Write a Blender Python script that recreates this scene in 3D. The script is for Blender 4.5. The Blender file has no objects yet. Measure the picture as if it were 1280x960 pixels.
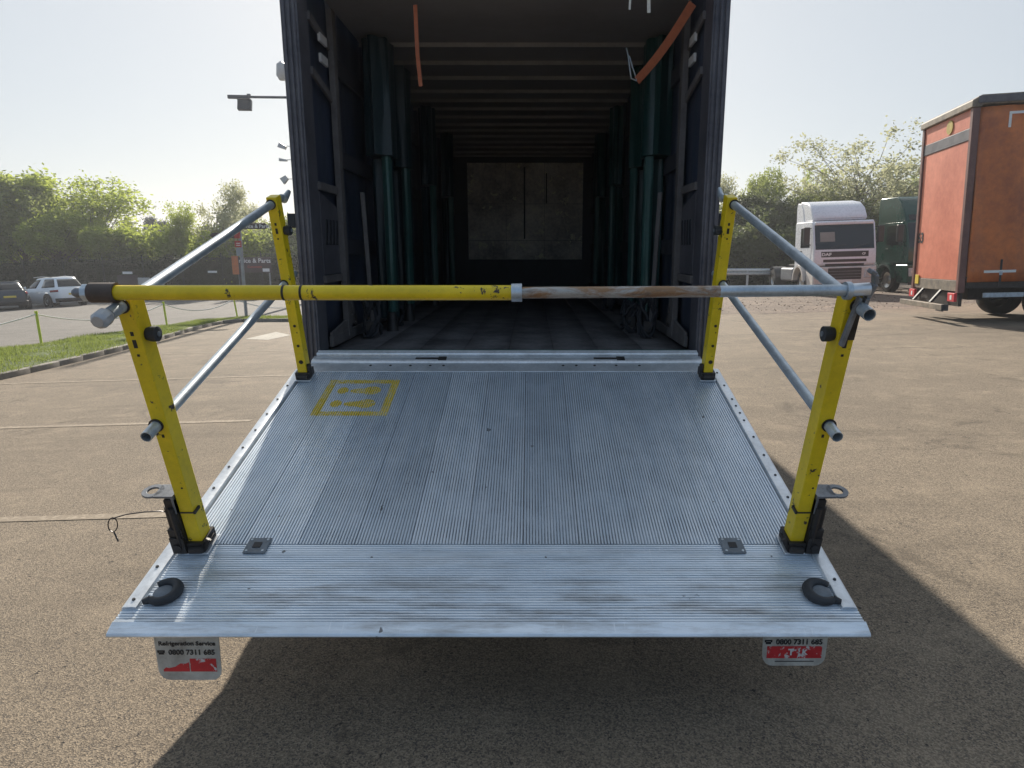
import bpy, bmesh, math, random
import numpy as np
from mathutils import Vector, Matrix, Euler
R = math.radians
PI = math.pi
random.seed(7); rng = np.random.default_rng(7)
scene = bpy.context.scene
C = scene.collection
# ------------------------------------------------------------------ camera, sky, sun, exposure
CAM = Vector((0.148, 0.0, 1.6)); PITCH = 11.8; F = 815.0; CX = 664.0; CY = 480.0
cd = bpy.data.cameras.new('camera'); cam = bpy.data.objects.new('camera', cd); C.objects.link(cam)
cam.location = CAM; cam.rotation_euler = (R(90-PITCH), 0, 0)
cd.sensor_width = 36.0; cd.lens = 36.0*F/1280.0; cd.shift_x = -(CX-640)/1280.0
cd.clip_start = 0.02; cd.clip_end = 2000
scene.camera = cam
SUN = Vector((-0.213, 1.7, 1.0)).normalized()
EL = math.asin(SUN.z); AZ = math.atan2(SUN.x, SUN.y)
w = bpy.data.worlds.new('World'); scene.world = w; w.use_nodes = True
wn = w.node_tree.nodes; wl = w.node_tree.links
bgn = wn['Background']; sky = wn.new('ShaderNodeTexSky'); sky.sky_type = 'NISHITA'
sky.sun_disc = False; sky.sun_elevation = EL; sky.sun_rotation = AZ
sky.air_density = 1.0; sky.dust_density = 1.0; sky.ozone_density = 1.0; sky.altitude = 50
# thin high haze evens the clear sky out
mxs = wn.new('ShaderNodeMix'); mxs.data_type = 'RGBA'; mxs.inputs[0].default_value = .78
wl.new(sky.outputs[0], mxs.inputs[6]); 
tcs = wn.new('ShaderNodeTexCoord'); dps = wn.new('ShaderNodeVectorMath'); dps.operation = 'DOT_PRODUCT'; dps.inputs[1].default_value = SUN
nrs = wn.new('ShaderNodeVectorMath'); nrs.operation = 'NORMALIZE'; wl.new(tcs.outputs['Generated'], nrs.inputs[0]); wl.new(nrs.outputs[0], dps.inputs[0])
rms = wn.new('ShaderNodeMapRange'); rms.interpolation_type = 'SMOOTHSTEP'; rms.inputs['From Min'].default_value = -.3; rms.inputs['From Max'].default_value = 1.0
wl.new(dps.outputs['Value'], rms.inputs['Value'])
hzc = wn.new('ShaderNodeMix'); hzc.data_type = 'RGBA'; hzc.inputs[6].default_value = (2.3, 3.4, 4.9, 1); hzc.inputs[7].default_value = (5.7, 6.0, 6.2, 1)
wl.new(rms.outputs[0], hzc.inputs[0]); wl.new(hzc.outputs[2], mxs.inputs[7])
wl.new(mxs.outputs[2], bgn.inputs[0]); bgn.inputs[1].default_value = 0.074
sd = bpy.data.lights.new('sun', 'SUN'); sd.energy = 5.0; sd.angle = R(0.6); sd.color = (1.0, 0.92, 0.80)
so = bpy.data.objects.new('sun', sd); C.objects.link(so); so.rotation_euler = SUN.to_track_quat('Z', 'Y').to_euler()
so.location = (0, 0, 30)
scene.view_settings.view_transform = 'Standard'; scene.view_settings.look = 'None'
scene.view_settings.exposure = 0.64; scene.view_settings.gamma = 1
scene.render.engine = 'CYCLES'

# ------------------------------------------------------------------ places
BX, BY = 0.0304, -0.0226
def gz(x, y): return BX*max(-75, min(60, x)) + BY*max(-20, min(80, y))   # the yard falls gently, then levels off
c_, s_ = math.cos(R(PITCH)), math.sin(R(PITCH))
def ray(px, py):
    a = (px-CX)/F; b = (py-CY)/F
    return Vector((a, c_ - s_*b, -s_ - c_*b))
def W(px, py, Y):
    r = ray(px, py); return CAM + r*(Y/r.y)
def G(px, py):
    r = ray(px, py); n = Vector((-BX, -BY, 1)); return CAM + r*(-(CAM.dot(n))/r.dot(n))
NRM = Vector((-BX, -BY, 1)).normalized()
def ground_quat(rz):
    return Vector((0, 0, 1)).rotation_difference(NRM) @ Euler((0, 0, rz)).to_quaternion()
# the tail lift deck: local x across, local -y towards its tip, local z off the surface
DA = R(15.6); HINGE = Vector((0.0, 3.82, 0.891))
DM = Matrix.Translation(HINGE) @ Matrix.Rotation(DA, 4, 'X')

# ------------------------------------------------------------------ mesh helpers
class MB:
    def __init__(s): s.v = []; s.f = []
    def add(s, vs, fs):
        n = len(s.v); s.v += [tuple(v) for v in vs]; s.f += [tuple(i+n for i in f) for f in fs]; return s
    def box(s, x0, x1, y0, y1, z0, z1, m=None):
        vs = [Vector((x, y, z)) for z in (z0, z1) for y in (y0, y1) for x in (x0, x1)]
        if m is not None: vs = [m @ v for v in vs]
        return s.add(vs, [(0, 2, 3, 1), (4, 5, 7, 6), (0, 1, 5, 4), (2, 6, 7, 3), (0, 4, 6, 2), (1, 3, 7, 5)])
    def beam(s, p0, p1, wx, wz, up=(0, 0, 1)):
        p0 = Vector(p0); p1 = Vector(p1); d = (p1-p0); L = d.length; d.normalize()
        up = Vector(up); x = d.cross(up)
        if x.length < 1e-4: x = d.cross(Vector((1, 0, 0)))
        x.normalize(); z = x.cross(d)
        m = Matrix((x, d, z)).transposed().to_4x4(); m.translation = p0
        return s.box(-wx/2, wx/2, 0, L, -wz/2, wz/2, m)
    def tube(s, pts, r, n=12, cap=True, hole=0.0):
        pts = [Vector(p) for p in pts]; k = len(pts)
        rs = r if isinstance(r, (list, tuple)) else [r]*k
        rings = []; ref = None
        for i, p in enumerate(pts):
            d = (pts[min(i+1, k-1)]-pts[max(i-1, 0)]).normalized()
            if ref is None:
                ref = d.cross(Vector((0, 0, 1)));
                if ref.length < 1e-3: ref = d.cross(Vector((0, 1, 0)))
            ref = (ref - d*ref.dot(d)).normalized(); b = d.cross(ref)
            rings.append([p + (ref*math.cos(2*PI*j/n) + b*math.sin(2*PI*j/n))*rs[i] for j in range(n)])
        vs = [v for q in rings for v in q]; fs = []
        for i in range(k-1):
            for j in range(n): fs.append((i*n+j, i*n+(j+1) % n, (i+1)*n+(j+1) % n, (i+1)*n+j))
        if cap: fs.append(tuple(reversed(range(n)))); fs.append(tuple((k-1)*n+j for j in range(n)))
        return s.add(vs, fs)
    def pipe(s, p0, p1, r, ri, n=20):      # open tube with a wall
        p0 = Vector(p0); p1 = Vector(p1); d = (p1-p0).normalized(); a = d.cross(Vector((0, 0, 1)))
        if a.length < 1e-3: a = d.cross(Vector((1, 0, 0)))
        a.normalize(); b = d.cross(a)
        def ring(p, q): return [p+(a*math.cos(2*PI*j/n)+b*math.sin(2*PI*j/n))*q for j in range(n)]
        vs = ring(p0, r)+ring(p1, r)+ring(p1, ri)+ring(p0, ri); fs = []
        for k in range(4):
            for j in range(n): fs.append((k*n+j, k*n+(j+1) % n, ((k+1) % 4)*n+(j+1) % n, ((k+1) % 4)*n+j))
        return s.add(vs, fs)
    def prism(s, poly, h0, h1, ax='z', m=None):  # polygon extruded along an axis
        def P(a, b, h): return {'z': (a, b, h), 'x': (h, a, b), 'y': (a, h, b)}[ax]
        n = len(poly); vs = [Vector(P(a, b, h0)) for a, b in poly]+[Vector(P(a, b, h1)) for a, b in poly]
        if m is not None: vs = [m @ v for v in vs]
        return s.add(vs, [tuple(reversed(range(n))), tuple(range(n, 2*n))]+[(i, (i+1) % n, n+(i+1) % n, n+i) for i in range(n)])
    def ring(s, r0, r1, z0, z1, n=24, m=None, a0=0, a1=2*PI):   # flat washer / arc
        full = abs(a1-a0-2*PI) < 1e-6; k = n if full else n+1
        vs = []
        for j in range(k):
            a = a0+(a1-a0)*j/n
            for r, z in ((r0, z0), (r1, z0), (r1, z1), (r0, z1)): vs.append(Vector((r*math.cos(a), r*math.sin(a), z)))
        if m is not None: vs = [m @ v for v in vs]
        fs = []
        for j in range(n):
            a = j*4; b = ((j+1) % k)*4
            for q in range(4): fs.append((a+q, a+(q+1) % 4, b+(q+1) % 4, b+q))
        if not full: fs += [(0, 3, 2, 1), ((k-1)*4, (k-1)*4+1, (k-1)*4+2, (k-1)*4+3)]
        return s.add(vs, fs)
    def build(s, name, mat, parent=None, bev=0.0, smooth=False, seg=2):
        me = bpy.data.meshes.new(name); me.from_pydata(s.v, [], s.f)
        bm = bmesh.new(); bm.from_mesh(me); bmesh.ops.recalc_face_normals(bm, faces=bm.faces); bm.to_mesh(me); bm.free()
        me.materials.append(mat)
        return link(name, me, parent, bev, smooth, seg)
def link(name, me, parent=None, bev=0.0, smooth=False, seg=2):
    o = bpy.data.objects.new(name, me); C.objects.link(o)
    if parent is not None: o.parent = parent
    if smooth:
        me.shade_smooth()
        try: me.set_sharp_from_angle(angle=R(38))
        except Exception: pass
    if bev:
        b = o.modifiers.new('bevel', 'BEVEL'); b.width = bev; b.segments = seg; b.limit_method = 'ANGLE'; b.angle_limit = R(35)
        me.shade_smooth()
        b.harden_normals = True
    return o
def tag(o, label=None, cat=None, group=None, kind=None):
    if label: o['label'] = label
    if cat: o['category'] = cat
    if group: o['group'] = group
    if kind: o['kind'] = kind
    return o
def thing(name, label, cat, loc=(0, 0, 0), rz=0, group=None, onground=False):
    o = bpy.data.objects.new(name, None); C.objects.link(o); o.location = loc; o.empty_display_size = .2
    if onground: o.rotation_mode = 'QUATERNION'; o.rotation_quaternion = ground_quat(rz)
    else: o.rotation_euler = (0, 0, rz)
    return tag(o, label, cat, group)
def copy_tree(o, parent=None):
    c = o.copy(); C.objects.link(c)
    if parent is not None: c.parent = parent
    for ch in list(o.children): copy_tree(ch, c)
    return c
def mesh_np(name, verts, quads, mat):
    me = bpy.data.meshes.new(name)
    nv = len(verts); nq = len(quads)
    me.vertices.add(nv); me.vertices.foreach_set('co', np.asarray(verts, dtype=np.float32).ravel())
    k = quads.shape[1]
    me.loops.add(nq*k); me.loops.foreach_set('vertex_index', np.asarray(quads, dtype=np.int32).ravel())
    me.polygons.add(nq); me.polygons.foreach_set('loop_start', np.arange(0, nq*k, k, dtype=np.int32))
    me.update(calc_edges=True); me.materials.append(mat); return me
_texts = {}
def text(body, size, mat, parent, loc, rot, bold=0.0, depth=0.0008, name='lettering', sx=1.0, align='CENTER', shear=0):
    key = (body, size, mat.name, bold, depth, sx, align, shear)
    if key not in _texts:
        cu = bpy.data.curves.new('t', 'FONT'); cu.body = body; cu.size = size; cu.align_x = align; cu.align_y = 'CENTER'
        cu.extrude = depth; cu.offset = bold; cu.resolution_u = 3; cu.shear = shear
        to = bpy.data.objects.new('t', cu); C.objects.link(to)
        dg = bpy.context.evaluated_depsgraph_get(); me = bpy.data.meshes.new_from_object(to.evaluated_get(dg))
        bpy.data.objects.remove(to); me.name = name; me.materials.clear(); me.materials.append(mat)
        for v in me.vertices: v.co.x *= sx
        _texts[key] = me
    o = bpy.data.objects.new(name, _texts[key]); C.objects.link(o)
    if parent is not None: o.parent = parent
    o.location = loc; o.rotation_euler = rot
    return o

# ------------------------------------------------------------------ materials
class NT:
    def __init__(s, name):
        s.m = bpy.data.materials.new(name); s.m.use_nodes = True; s.t = s.m.node_tree; s.n = s.t.nodes; s.l = s.t.links
        s.b = s.n['Principled BSDF']; s.out = s.n['Material Output']
    def node(s, ty, **kw):
        n = s.n.new(ty)
        for k, v in kw.items(): setattr(n, k, v)
        return n
    def set(s, sock, v):
        if hasattr(v, 'links') or isinstance(v, bpy.types.NodeSocket): s.l.new(v, sock)
        else: sock.default_value = v
    def math(s, op, a, b=0.0, c=0.0, clamp=False):
        n = s.node('ShaderNodeMath', operation=op, use_clamp=clamp)
        s.set(n.inputs[0], a); s.set(n.inputs[1], b); s.set(n.inputs[2], c); return n.outputs[0]
    def noise(s, vec, scale, detail=3, rough=.55, dist=0):
        n = s.node('ShaderNodeTexNoise'); s.l.new(vec, n.inputs['Vector']); n.inputs['Scale'].default_value = scale
        n.inputs['Detail'].default_value = detail; n.inputs['Roughness'].default_value = rough
        n.inputs['Distortion'].default_value = dist; return n.outputs['Fac']
    def vor(s, vec, scale, out='Distance', feat='F1'):
        n = s.node('ShaderNodeTexVoronoi', feature=feat); s.l.new(vec, n.inputs['Vector']); n.inputs['Scale'].default_value = scale
        return n.outputs[out]
    def ramp(s, fac, stops, interp='LINEAR'):
        n = s.node('ShaderNodeValToRGB'); n.color_ramp.interpolation = interp
        e = n.color_ramp.elements
        while len(e) < len(stops): e.new(.5)
        for i, (p, c) in enumerate(stops):
            e[i].position = p; e[i].color = (c, c, c, 1) if isinstance(c, (int, float)) else (*c, 1)
        s.l.new(fac, n.inputs[0]); return n.outputs[0]
    def mix(s, f, a, b, mode='MIX'):
        n = s.node('ShaderNodeMix', data_type='RGBA', blend_type=mode)
        s.set(n.inputs[0], f)
        for k, v in ((6, a), (7, b)):
            if isinstance(v, tuple): n.inputs[k].default_value = (*v, 1) if len(v) == 3 else v
            else: s.l.new(v, n.inputs[k])
        return n.outputs[2]
    def coord(s, kind='Object', scale=None):
        if kind == 'World': o = s.node('ShaderNodeNewGeometry').outputs['Position']
        else: o = s.node('ShaderNodeTexCoord').outputs[kind]
        if scale:
            m = s.node('ShaderNodeMapping'); m.inputs['Scale'].default_value = scale; s.l.new(o, m.inputs['Vector']); o = m.outputs[0]
        return o
    def bump(s, h, strength=.3, dist=.002):
        n = s.node('ShaderNodeBump'); n.inputs['Strength'].default_value = strength; n.inputs['Distance'].default_value = dist
        s.l.new(h, n.inputs['Height']); s.l.new(n.outputs[0], s.b.inputs['Normal'])
    def base(s, v):
        if isinstance(v, tuple): s.b.inputs['Base Color'].default_value = (*v, 1)
        else: s.l.new(v, s.b.inputs['Base Color'])
    def rough(s, v): s.set(s.b.inputs['Roughness'], v)
    def metal(s, v): s.set(s.b.inputs['Metallic'], v)
def dirty(name, col, rough=.5, metal=0.0, var=.25, scale=3.0, col2=None, chips=0.0, chipcol=(.05, .035, .03), chipscale=14, bump=.12, bscale=60, rvar=.15, space='World'):
    t = NT(name); v = t.coord(space)
    n1 = t.noise(v, scale, 5, .6); n2 = t.noise(v, scale*9, 4, .65)
    c2 = col2 or tuple(max(0, x*(1-var)) for x in col); c1 = tuple(min(1, x*(1+var*.5)) for x in col)
    f = t.math('MULTIPLY_ADD', n1, .65, t.math('MULTIPLY', n2, .35))
    c = t.mix(t.ramp(f, [(.35, 0.0), (.65, 1.0)]), c2, c1)
    if chips > 0:
        m = t.math('MULTIPLY', t.ramp(t.noise(v, chipscale, 6, .7, .3), [(.72-chips, 0.0), (.745-chips, 1.0)]), 1.0)
        c = t.mix(m, c, chipcol)
        t.metal(t.math('MULTIPLY', t.math('SUBTRACT', 1, m), metal))
    else: t.metal(metal)
    t.base(c)
    t.rough(t.math('ADD', rough-rvar*.5, t.math('MULTIPLY', n2, rvar), clamp=True))
    if bump: t.bump(t.noise(v, bscale, 3, .6), bump, .003)
    return t.m
M = {}
M['yellow'] = dirty('yellow_paint', (.80, .58, .012), .42, 0, .18, 5, chips=.105, chipscale=17, bump=.08)
M['galv'] = dirty('galvanised_steel', (.50, .56, .61), .42, .6, .3, 14, bump=.1, bscale=40)
M['steel'] = dirty('dull_grey_steel', (.24, .25, .27), .5, .5, .4, 20, bump=.2)
M['rust'] = dirty('rusty_steel', (.40, .25, .13), .55, .3, .5, 5, col2=(.20, .195, .19), bump=.2)
def mottled():
    t = NT('mottled_rusty_tube'); v = t.coord('World', (1.6, 5, 5))
    a = t.noise(v, 2.6, 6, .68, .8); b_ = t.noise(v, 9, 5, .7)
    c = t.mix(t.ramp(a, [(.44, 0.0), (.54, 1.0)]), (.30, .17, .085), (.42, .40, .37)); c = t.mix(t.ramp(b_, [(.52, 0.0), (.66, .8)]), c, (.15, .11, .085))
    t.base(c); t.metal(.25); t.rough(.5); t.bump(b_, .2, .002); return t.m
M['rust'] = mottled()
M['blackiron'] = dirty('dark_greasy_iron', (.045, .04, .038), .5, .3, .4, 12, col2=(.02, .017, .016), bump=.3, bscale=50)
M['rubber'] = dirty('black_rubber', (.03, .032, .036), .62, 0, .3, 20, bump=.2)
M['rubberbrown'] = dirty('dusty_rubber_collar', (.10, .075, .06), .7, 0, .3, 20, bump=.2)
M['greyrubber'] = dirty('grey_rubber', (.17, .19, .21), .55, 0, .3, 20, bump=.2)
M['alu'] = dirty('bare_aluminium', (.76, .79, .82), .36, .6, .25, 6, bump=.12, bscale=30)
M['frame'] = dirty('weathered_grey_frame', (.115, .11, .12), .45, .1, .35, 3, col2=(.05, .048, .06), bump=.1)
M['curtain'] = dirty('navy_curtain', (.035, .045, .07), .45, 0, .3, 1.2, bump=.15, bscale=6)
M['curtain_out'] = dirty('green_curtain_outer', (.03, .10, .08), .45, 0, .2, .8, bump=.1, bscale=4)
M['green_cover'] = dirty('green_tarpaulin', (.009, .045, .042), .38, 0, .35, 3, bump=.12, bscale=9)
M['green_left'] = dirty('green_tarpaulin_left', (.012, .03, .036), .45, 0, .35, 3, bump=.12, bscale=9)  # darker, bluer copy of the cover colour for the left side
M['green_pale'] = dirty('pale_green_post', (.035, .10, .088), .42, 0, .3, 3, bump=.1)
M['green_rail'] = dirty('green_sill_paint', (.03, .15, .11), .45, 0, .3, 6, chips=.03)
M['timber'] = dirty('grey_timber_slat', (.13, .115, .11), .7, 0, .35, 5, bump=.2)
M['plywood'] = dirty('brown_plywood_floor', (.10, .088, .085), .62, 0, .45, 3, col2=(.028, .024, .024), bump=.2, bscale=30)
M['ceiling'] = dirty('grp_roof_lining', (.22, .20, .195), .6, 0, .2, 1.5, bump=.05)
M['beam'] = dirty('roof_beam', (.30, .29, .27), .35, .4, .25, 4, bump=.05)
M['board'] = dirty('scuffed_metal_board', (.72, .67, .58), .5, .1, .5, 2.2, col2=(.28, .25, .23), chips=.13, chipcol=(.85, .82, .62), chipscale=5, bump=.15)
M['boarddark'] = dirty('dark_bulkhead', (.045, .045, .055), .55, 0, .3, 3)
M['orange_web'] = dirty('orange_webbing', (.42, .12, .05), .7, 0, .25, 12, bump=.2, bscale=200)
M['black_web'] = dirty('black_webbing', (.02, .02, .024), .75, 0, .3, 20, bump=.3, bscale=120)
M['white_paint'] = dirty('white_lorry_paint', (.74, .75, .78), .28, 0, .08, 1.5, bump=.0)
M['white_dirty'] = dirty('dusty_white_paint', (.62, .58, .54), .45, 0, .2, 3, bump=.05)
M['green_paint'] = dirty('green_lorry_paint', (.008, .055, .038), .22, 0, .15, 1.5, bump=0)
M['carwhite'] = dirty('white_car_paint', (.86, .87, .88), .2, 0, .04, 1.5, bump=0)
M['cardark'] = dirty('dark_grey_car_paint', (.055, .062, .075), .2, .3, .1, 1.5, bump=0)
M['glass'] = dirty('tinted_glass', (.008, .010, .014), .06, 0, .1, 1.0, bump=0, rvar=.02)
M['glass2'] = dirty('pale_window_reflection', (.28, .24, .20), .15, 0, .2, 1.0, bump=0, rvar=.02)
M['blackplastic'] = dirty('black_plastic', (.02, .02, .022), .5, 0, .2, 8, bump=.05)
M['tyre'] = dirty('tyre_rubber', (.022, .021, .021), .8, 0, .3, 8, bump=.15)
M['chrome'] = dirty('worn_alloy', (.62, .62, .60), .3, .8, .3, 6, bump=0)
M['lens'] = dirty('lamp_lens', (.55, .57, .58), .15, .2, .3, 12, bump=0)
M['red_lens'] = dirty('red_lamp_lens', (.25, .015, .015), .2, 0, .2, 12, bump=0)
M['red_refl'] = dirty('red_reflector', (.65, .05, .06), .35, 0, .2, 12, bump=0)
M['orange_curtain'] = dirty('faded_orange_curtain', (.56, .16, .035), .5, 0, .3, .9, col2=(.30, .08, .028), bump=.25, bscale=2.5)
M['orange_door'] = dirty('faded_salmon_door', (.62, .21, .13), .5, 0, .25, .9, col2=(.48, .125, .07), bump=.05)
M['trailer_frame'] = dirty('brown_red_frame', (.16, .075, .065), .5, .1, .3, 3)
M['trailer_grime'] = dirty('grimy_tan_panel', (.24, .20, .15), .65, 0, .5, 4, col2=(.08, .07, .06))
M['plate_yellow'] = dirty('yellow_number_plate', (.70, .52, .06), .4, 0, .1, 8, bump=0)
M['white_flat'] = dirty('white_print', (.75, .75, .73), .5, 0, .1, 8, bump=0)
M['black_flat'] = dirty('black_print', (.015, .015, .018), .5, 0, .1, 8, bump=0)
M['red_flat'] = dirty('red_print', (.60, .03, .035), .5, 0, .2, 8, chips=.15, chipcol=(.62, .58, .55), chipscale=38, bump=0)
M['worn_print'] = dirty('worn_black_print', (.03, .03, .03), .5, 0, .2, 8, chips=.10, chipcol=(.40, .38, .35), chipscale=90, bump=0)
M['red_sign'] = dirty('red_sign_paint', (.42, .05, .04), .45, 0, .15, 4, bump=0)
M['dark_sign'] = dirty('dark_sign_panel', (.045, .028, .032), .4, 0, .1, 4, bump=0)
M['signpole'] = dirty('grey_sign_pole', (.30, .32, .34), .4, .5, .2, 6, bump=0)
M['flu_post'] = dirty('fluorescent_post', (.62, .70, .05), .5, 0, .2, 12, bump=.05)
M['flu_dim'] = dirty('faded_yellow_disc', (.45, .34, .06), .5, 0, .3, 9, bump=0)
M['rope'] = dirty('white_rope', (.72, .70, .62), .7, 0, .2, 30, bump=0)
M['kerb'] = dirty('concrete_kerb', (.20, .18, .155), .85, 0, .35, 5, bump=.4, bscale=60)
M['wire'] = dirty('steel_wire', (.05, .045, .045), .4, .6, .2, 30, bump=0)
M['lamp_grey'] = dirty('grey_lamp_housing', (.42, .43, .44), .4, .3, .1, 8, bump=0)
M['dark_metal'] = dirty('dark_lamp_metal', (.03, .035, .05), .4, .3, .1, 8, bump=0)
M['fence'] = dirty('dark_green_fence', (.015, .025, .018), .5, .2, .1, 8, bump=0)
M['bark'] = dirty('tree_bark', (.16, .13, .10), .85, 0, .35, 6, bump=.4, bscale=20)

def ground_mat(name, a, b, dark, agg=110, stain=.35, bstr=.5):
    t = NT(name); v = t.coord('World')
    stone = t.vor(v, agg, 'Color'); sep = t.node('ShaderNodeSeparateColor'); t.l.new(stone, sep.inputs[0])
    c = t.mix(t.ramp(sep.outputs[0], [(.1, 0.0), (.9, 1.0)]), a, b)
    c = t.mix(t.ramp(sep.outputs[1], [(.84, 0.0), (.90, .8)]), c, dark)
    n1 = t.noise(v, .35, 6, .62); n2 = t.noise(v, 2.3, 6, .7)
    st = t.math('MULTIPLY', t.ramp(n1, [(.38, 0.0), (.66, 1.0)]), stain)
    c = t.mix(st, c, tuple(x*.55 for x in a))
    c = t.mix(t.math('MULTIPLY', t.ramp(n2, [(.5, 0.0), (.75, 1.0)]), .35), c, tuple(min(1, x*1.3) for x in b))
    c = t.mix(t.ramp(t.noise(v, 14, 3, .6), [(.71, 0.0), (.75, .75)]), c, tuple(x*.35 for x in dark))
    c = t.mix(t.ramp(t.noise(v, 30, 2, .5), [(.70, 0.0), (.73, .85)]), c, tuple(x*.45 for x in dark))
    c = t.mix(t.math('MULTIPLY', t.ramp(t.noise(v, .9, 5, .75, 1.2), [(.57, 0.0), (.64, 1.0)]), .42), c, tuple(x*.4 for x in a))
    vs_ = t.coord('World', (.35, 2.6, 1)); c = t.mix(t.math('MULTIPLY', t.ramp(t.noise(vs_, .8, 6, .7, .5), [(.52, 0.0), (.68, 1.0)]), .30), c, tuple(x*.5 for x in a))
    t.base(c); t.rough(.86); t.b.inputs['Specular IOR Level'].default_value = .3
    h = t.math('ADD', t.math('MULTIPLY', t.vor(v, agg), 1.0), t.math('MULTIPLY', t.noise(v, 40, 4, .7), 1.4))
    t.bump(h, bstr, .006)
    return t.m
M['tarmac'] = ground_mat('chipped_tarmac', (.130, .103, .076), (.32, .255, .182), (.06, .054, .05), 190, .34, .55)
M['road'] = ground_mat('grey_road', (.12, .11, .098), (.22, .20, .178), (.08, .07, .06), 60, .3, .3)
M['gravel'] = ground_mat('reddish_gravel', (.11, .082, .064), (.27, .205, .155), (.05, .04, .035), 22, .6, 1.0)
M['concrete'] = ground_mat('pale_concrete', (.36, .33, .28), (.45, .41, .35), (.2, .18, .16), 60, .3, .3)
M['soil'] = ground_mat('grass_soil', (.06, .085, .022), (.10, .135, .035), (.04, .05, .02), 60, .3, .3)
M['line'] = dirty('worn_line_paint', (.33, .27, .20), .85, 0, .3, 5, chips=.25, chipcol=(.215, .17, .12), chipscale=25, bump=.2)

def leaf_mat(name, a, b, trans=.45, sc=.9):
    t = NT(name); v = t.coord('Object')
    n1 = t.noise(v, sc, 3, .6); rnd = t.node('ShaderNodeNewGeometry').outputs['Random Per Island']
    f = t.math('ADD', t.math('MULTIPLY', t.ramp(n1, [(.3, 0.0), (.7, 1.0)]), .6), t.math('MULTIPLY', rnd, .4))
    c = t.mix(f, a, b)
    t.base(c); t.rough(.55); t.b.inputs['Specular IOR Level'].default_value = .25
    tr = t.node('ShaderNodeBsdfTranslucent'); t.l.new(t.mix(.5, c, tuple(min(1, x*1.9) for x in b)), tr.inputs['Color'])
    ms = t.node('ShaderNodeMixShader'); ms.inputs[0].default_value = trans
    t.l.new(t.b.outputs[0], ms.inputs[1]); t.l.new(tr.outputs[0], ms.inputs[2]); t.l.new(ms.outputs[0], t.out.inputs['Surface'])
    return t.m
M['leaf_light'] = leaf_mat('fresh_green_leaves', (.13, .18, .03), (.31, .355, .065), .6)
M['leaf_mid'] = leaf_mat('mid_green_leaves', (.11, .15, .04), (.24, .27, .08), .55)
M['leaf_dark'] = leaf_mat('dark_green_leaves', (.05, .07, .025), (.11, .13, .05), .45)
M['leaf_pale'] = leaf_mat('pale_grey_green_leaves', (.20, .22, .12), (.36, .36, .22), .5)
M['leaf_conifer'] = leaf_mat('bluish_conifer_needles', (.06, .075, .065), (.11, .12, .11), .3)
M['leaf_ivy'] = leaf_mat('dark_ivy_leaves', (.014, .022, .010), (.04, .055, .02), .2)
M['grass'] = leaf_mat('grass_blades', (.10, .14, .03), (.20, .235, .06), .45)

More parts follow.
